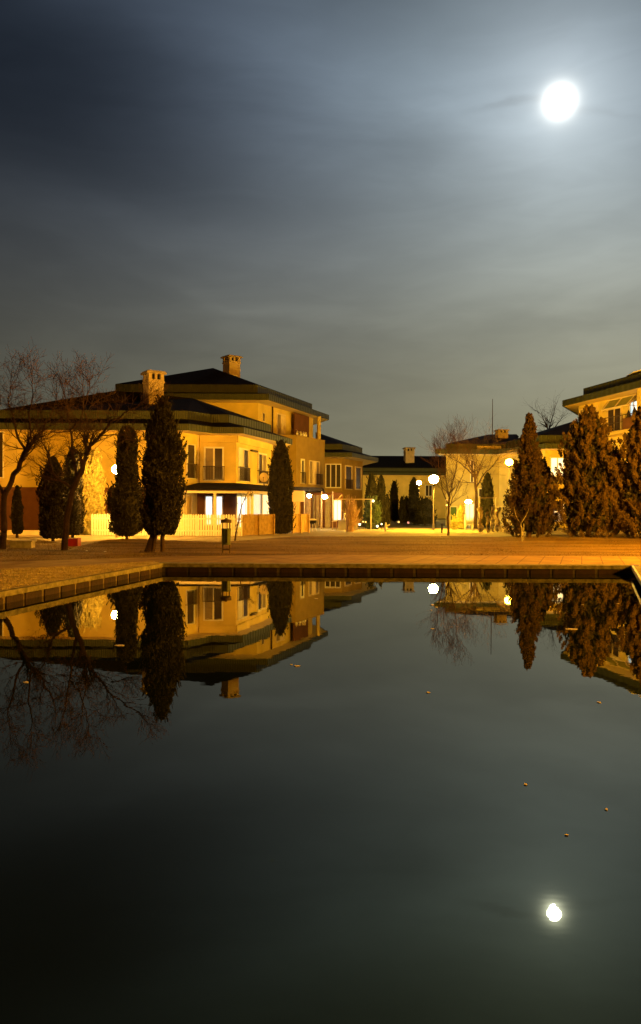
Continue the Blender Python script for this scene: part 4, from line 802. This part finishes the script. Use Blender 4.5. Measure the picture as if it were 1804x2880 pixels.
# red planter and concrete block on the left lawn
rx, ry = gp(204, 1536); rp = thing('red_planter', 'small dark red box planter right of the crooked bare tree', 'planter', (rx, ry, 0)); b = MB(); b.prism([(rx-.26, ry-.2), (rx+.26, ry-.2), (rx+.26, ry+.2), (rx-.26, ry+.2)], 0, .30); build(b, 'box', mat('red_paint', (0.35, 0.02, 0.012), .5, .1), rp); b = MB()
for sx in (-1, 1): b.box((rx+sx*.27, ry, .16), (.03, .44, .34))
b.box((rx, ry, .305), (.56, .44, .02)); build(b, 'rim', mat('red_rim', (0.3, 0.05, 0.03), .5), rp)
qx, qy = gp(76, 1541); b = MB(); b.prism([(qx-.55, qy-.2), (qx+.25, qy-.2), (qx+.25, qy+.2), (qx-.55, qy+.2)], 0, .24); b.prism([(qx-.60, qy-.24), (qx+.30, qy-.24), (qx+.30, qy+.24), (qx-.60, qy+.24)], .241, .29); tag(build(b, 'stone_bench', m_conc, org=(qx, qy, 0)), 'low concrete bench on the lawn at far left', 'bench')
b = MB(); px0 = -60
for px0, px1 in ((-60, 44), (47, 118)): 
    a_, c_ = xw(px0, 39.5), xw(px1, 39.5); b.prism([(a_*42/39.5, 42), (c_*42/39.5, 42), (c_*42/39.5, 42.2), (a_*42/39.5, 42.2)], 0, .27)
tag(build(b, 'low_wall', m_cream, org=(xw(0, 39.5), 39.5, 0)), 'low cream wall along the path at far left', 'wall')
# stake, sapling stake, promenade scraps
sx_, sy_ = gp(1243.5, 1499); b = MB(); b.tube((sx_, sy_, 0), (sx_, sy_, .58), .055, .05, 10); b.lathe((sx_, sy_, .58), [(.05, 0), (.06, .02), (.02, .05)], 10); tag(build(b, 'bollard', m_binc, org=(sx_, sy_, 0)), 'short dark post left of the slim bare tree', 'bollard')
sx_, sy_ = gp(1474, 1520); b = MB(); b.tube((sx_, sy_, 0), (sx_, sy_, .85), .02, .016, 6); tag(build(b, 'stake', m_conc, org=(sx_, sy_, 0)), 'thin stake beside the pale forked sapling', 'stake')
for i, (px, py, s) in enumerate(((245, 1550, .06), (297, 1552, .05), (1613, 1580, .03))):
    x, y = gp(px, py); b = MB(); b.prism([(x+s*random.uniform(.6, 1.2)*math.cos(k*1.05), y+s*random.uniform(.6, 1.3)*math.sin(k*1.05)) for k in range(6)], .012, .02 if i < 2 else .05)
    tag(build(b, 'litter_scrap', m_plastic, org=(x, y, 0)), 'pale scrap of litter '+['on the lawn, nearer the crooked tree', 'on the lawn, nearer the tall cypress', 'on the paving at right'][i], 'litter')
# ================================================================== terrace in front of the three-storey house
te = thing('terrace_canopy', 'dark flat terrace canopy with hanging cream drapes and glaring lamps', 'canopy', (xw(870, 56), 56, 0))
b = MB(); b.prism([(xw(815, 54), 54), (xw(905, 56.5), 56.5), (xw(912, 61), 61), (xw(815, 60), 60)], 2.78, 3.05); build(b, 'roof', m_roof, te)
b = MB(); a0, a1 = (xw(822, 53.8), 53.8), (xw(856, 54.5), 54.5); strip(b, a0, a1, zw(840, 1411, 54), 2.76, .05); build(b, 'valance', mat('pink_cloth', (0.50, 0.33, 0.20), .8), te)
b = MB()
for px in (857, 905, 936): b.box((xw(px, 56.3), 56.3, 1.38), (.09, .09, 2.76))
build(b, 'posts', m_wood, te)
m_drape = mat('drape_cream', (0.42, 0.32, 0.16), .9, .2, 3); m_drape2 = mat('drape_olive', (0.26, 0.20, 0.09), .9, .2, 3)
rg = random.Random(12)
for i, (p0, p1, mm) in enumerate(((826, 845, m_lit_pale), (861, 875, m_cream), (880, 887, m_cream), (889, 897, m_wood), (899, 908, m_cream), (915, 930, m_cream))):
    b = MB(); D0 = 57.5+.1*i; n = 14; A_ = []
    for k in range(n+1):
        px = p0+(p1-p0)*k/n; A_.append((xw(px, D0), D0+.05*math.sin(k*1.9)+.02*math.sin(k*4.3)))
    for k in range(n): b.add([(*A_[k], .06), (*A_[k+1], .06), (*A_[k+1], 2.5), (*A_[k], 2.5), (A_[k][0], A_[k][1]+.02, .06), (A_[k+1][0], A_[k+1][1]+.02, .06), (A_[k+1][0], A_[k+1][1]+.02, 2.5), (A_[k][0], A_[k][1]+.02, 2.5)], [(0, 1, 2, 3), (7, 6, 5, 4)])
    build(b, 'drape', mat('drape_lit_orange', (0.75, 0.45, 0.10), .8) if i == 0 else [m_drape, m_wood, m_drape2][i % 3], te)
b = MB(); b.prism([(xw(820, 60.5), 60.5), (xw(965, 60.5), 60.5), (xw(965, 60.6), 60.6), (xw(820, 60.6), 60.6)], 0, 2.76); build(b, 'back_wall', m_lower, te)
dwall = (xw(930, 60.4), 60.4), (xw(970, 60.4), 60.4)
window(te, *dwall, 938, 961, .55, 2.2, (2, 65), 2, glass=m_lit_blue, label='window glowing pale blue')
g_terr = globe_mat('terrace_lamp_glow', (1.0, .80, .46), 170)
for i, (px, py) in enumerate(((870, 1395), (914, 1397))):
    x = xw(px, 55.2); z = zw(px, py, 55.2); L = thing('terrace_lamp', ['left', 'right and larger'][i]+' glaring lamp under the dark terrace canopy', 'lamp', (x, 55.2, z), 'lamps under the terrace canopy')
    b = MB(); b.ball((x, 55.2, z), 0.15 if i == 0 else .19, 14, 8, .8); build(b, 'bulb', g_terr, L, smooth=True); b = MB(); b.tube((x, 55.2, z+.1), (x, 55.4, 2.8), .02); b.lathe((x, 55.2, z+.12), [(.08, 0), (.04, .07), (.02, .08)], 10); build(b, 'bracket', m_rail, L)
pg = thing('pergola_beam', 'slender cream pergola beam reaching right from the terrace', 'pergola', (xw(1000, 54), 54, 0)); b = MB(); b.box((xw(997, 54), 54, zw(1000, 1404, 54)), (2.7, .06, .06), -.02); b.tube((xw(1044, 54), 54.03, 0), (xw(1044, 54), 54.03, 2.2), .03); b.tube((xw(950, 54), 54.03, 2.15), (xw(962, 54), 54.03, 2.5), .04); build(b, 'beam', m_cream, pg)
g_ball = globe_mat('garden_ball_glow', (1, .9, .65), 3.0); g_ball2 = globe_mat('garden_ball_orange', (1, .55, .15), 1.6)
gl_ = [(1050, 1409, 53.8, .085, g_ball, 'hanging at the right end of the pergola beam', 0), (1083, 1406, 62, .06, g_ball, 'between the fused cypress pair and the smallest one', 0), (1012, 1475, 55, .085, g_ball, 'low on the ground right of the pink shrub', 1), (1062, 1480, 54.5, .085, g_ball, 'at the foot of the fused cypress pair', 1), (1074, 1474, 55.5, .06, g_ball, 'on a thin stalk right of the fused pair', 1), (1022, 1467, 56, .05, g_ball2, 'small orange one left of the grey-green bush', 1), (1029, 1468, 56, .055, g_ball2, 'larger orange one left of the grey-green bush', 1), (1122, 1468, 70, .09, g_ball2, 'left foot of the two short cypresses', 1), (1149, 1470, 68, .10, mat('pink_glow', (.6, .3, .3), .5, emit=(1, .45, .4), es=.6), 'pink one at the foot of the two short cypresses', 1), (1180, 1426, 88, .12, g_ball, 'upper of two far lights left of the lamp pole', 0), (1180, 1439, 88, .11, g_ball, 'lower of two far lights left of the lamp pole', 0), (1205, 1407, 88, .10, g_ball2, 'faint one just left of the lamp pole', 0), (1256, 1406, 60, .06, g_ball2, 'upper of two behind the slim red trunk', 0), (1257, 1421, 60, .07, g_ball2, 'lower of two behind the slim red trunk', 0)]
for px, py, D, r, mm, lab, st in gl_:
    x = xw(px, D); z = max(r+.05, zw(px, py, D)); L = thing('garden_light', 'small round garden light, '+lab, 'garden light', (x, D, 0), 'little garden lights')
    b = MB(); b.ball((x, D, z), r, 12, 8); build(b, 'bulb', mm, L, smooth=True); b = MB(); b.tube((x, D+.02, 0), (x, D+.02, z-r*.9), .012, n=6); build(b, 'stalk', m_rail, L)
# barbecue
x, y = xw(879, 51), 51.0; K = thing('barbecue', 'dark kettle barbecue with pale lid on splayed legs by the board fence', 'barbecue', (x, y, 0)); b = MB(); b.lathe((x, y, .50), [(.10, 0), (.24, .06), (.29, .18), (.29, .24)], 16); build(b, 'bowl', m_black, K)
b = MB(); b.lathe((x, y, .745), [(.30, 0), (.29, .05), (.20, .09), (.03, .11)], 16); build(b, 'lid', m_cream, K)
for dx, dy in ((-1, -.6), (1, -.6), (0, 1)): b = MB(); b.tube((x+dx*.16, y+dy*.16, .56), (x+dx*.30, y+dy*.3, 0), .02); build(b, 'leg', m_cream, K)
# wooden stool and draped crate
x, y = xw(941, 54), 54.0; K = thing('wooden_stool', 'tall wooden stool before the blue lit window', 'stool', (x, y, 0)); b = MB(); b.box((x, y, .62), (.36, .34, .05)); build(b, 'seat', m_cream, K)
for dx in (-1, 1):
    for dy in (-1, 1): b = MB(); b.box((x+dx*.15, y+dy*.14, .30), (.05, .05, .59)); build(b, 'leg', m_wood, K)
m_crate = mat('grey_cloth', (0.42, 0.40, 0.42), .9, .15)
for nm, px, w_, h_, lab in (('garden_chest', 966, .72, .66, 'grey cloth-covered garden chest left of the pink shrub'), ('garden_chest', 1001, .30, .50, 'narrow grey garden chest behind the pink shrub')):
    x, y = xw(px, 54.6), 54.6; K = thing(nm, lab, 'chest', (x, y, 0)); b = MB(); b.box((x, y, h_/2), (w_, .5, h_)); build(b, 'body', m_crate, K); b = MB(); b.box((x, y, h_+.03), (w_+.06, .56, .055)); build(b, 'lid', m_crate, K)
x, y = xw(969, 54.4), 54.4; b = MB(); b.lathe((x, y, .73), [(.10, 0), (.12, .04), (.05, .14), (.045, .30), (.075, .37), (.06, .44), (.01, .48)], 12); tag(build(b, 'garden_statuette', m_plastic, org=(x, y, .73), smooth=True), 'small white figurine standing on the grey chest', 'statuette')
x, y = xw(1086, 52), 52.0; b = MB(); z0 = 0
b.lathe((x, y, 0), [(.08, 0), (.09, .05), (.05, .15), (.09, .35), (.05, .48), (.065, .56), (.01, .62)], 12); b.tube((x, y, .36), (x+.26, y, .44), .045, .03, 8); tag(build(b, 'garden_statue', m_plastic, org=(x, y, 0), smooth=True), 'pale little garden statue on the forecourt with one arm out', 'statue')
# stacked white chairs
def chair(z, label, i):
    x, y = xw(1318, 55)+.015*i, 55.0; K = thing('plastic_chair', label, 'chair', (x, y, z), 'stacked white plastic chairs'); b = MB(); b.box((x, y, z+.42), (.50, .46, .03)); build(b, 'seat', m_plastic, K)
    b = MB(); b.box((x-.25, y+.02, z+.66), (.03, .42, .44), 0); build(b, 'backrest', m_plastic, K)
    for dy in (-1, 1):
        b = MB(); b.box((x+.02, y+dy*.25, z+.63), (.50, .045, .03)); b.box((x+.24, y+dy*.25, z+.53), (.04, .04, .2)); build(b, 'armrest', m_plastic, K)
        for dx in (-1, 1): b = MB(); b.tube((x+dx*.22, y+dy*.2, z+.41), (x+dx*.26, y+dy*.23, z), .022, .018, 6); build(b, 'leg', m_plastic, K)
for i, lb in enumerate(('lowest', 'second lowest', 'second highest', 'topmost')): chair(.004+.085*i, lb+' white plastic chair in the stack beside the orange cone shrub', i)
# porch lamp of the low house
x, y, z = xw(1318, 66), 66.0, zw(1318, 1411, 66); L = thing('porch_lamp', 'wide glaring lamp above the stacked white chairs', 'lamp', (x, y, z)); b = MB(); b.ball((x, y, z), .27, 14, 8, .6); build(b, 'shade', globe_mat('porch_glow', (1, .80, .35), 380), L, smooth=True); b = MB(); b.tube((x, y, z+.1), (x, y+.5, z+.5), .02); build(b, 'bracket', m_rail, L)
pgb = thing('garden_arch', 'white bar of a garden arch above the four climbers', 'arch', (xw(1370, 52.5), 52.5, 0)); b = MB(); b.box((xw(1372, 52.5), 52.5, zw(1370, 1400, 52.5)), (1.25, .06, .06), .02)
for px in (1349, 1395): b.tube((xw(px, 52.5), 52.53, 0), (xw(px, 52.5), 52.53, zw(px, 1401, 52.5)), .025)
build(b, 'bars', m_cream, pgb)
# door frame in the hedge
x0, x1_ = xw(1267, 62), xw(1286, 62); K = thing('garden_gate', 'grey garden gate frame with dark green panel behind the slim tree', 'gate', (x0, 62, 0)); b = MB()
for xx in (x0, x1_): b.box((xx, 62, .85), (.06, .06, 1.7))
b.box(((x0+x1_)/2, 62, 1.72), (x1_-x0+.06, .06, .06)); build(b, 'frame', m_metal, K); b = MB(); b.box(((x0+x1_)/2, 62.02, .84), (x1_-x0-.08, .02, 1.64)); build(b, 'panel', mat('green_panel', (.04, .09, .05), .6), K)
# moon
mo = MB(); mc = moon_dir*3000+Vector((0, 0, EYE)); mo.ball(tuple(mc), 24, 40, 24); tag(build(mo, 'moon', mat('moon_glow', (.8, .8, .8), .9, emit=(1, .98, .92), es=45), org=tuple(mc), smooth=True), 'bright full moon glowing through thin cloud at upper right', 'moon')
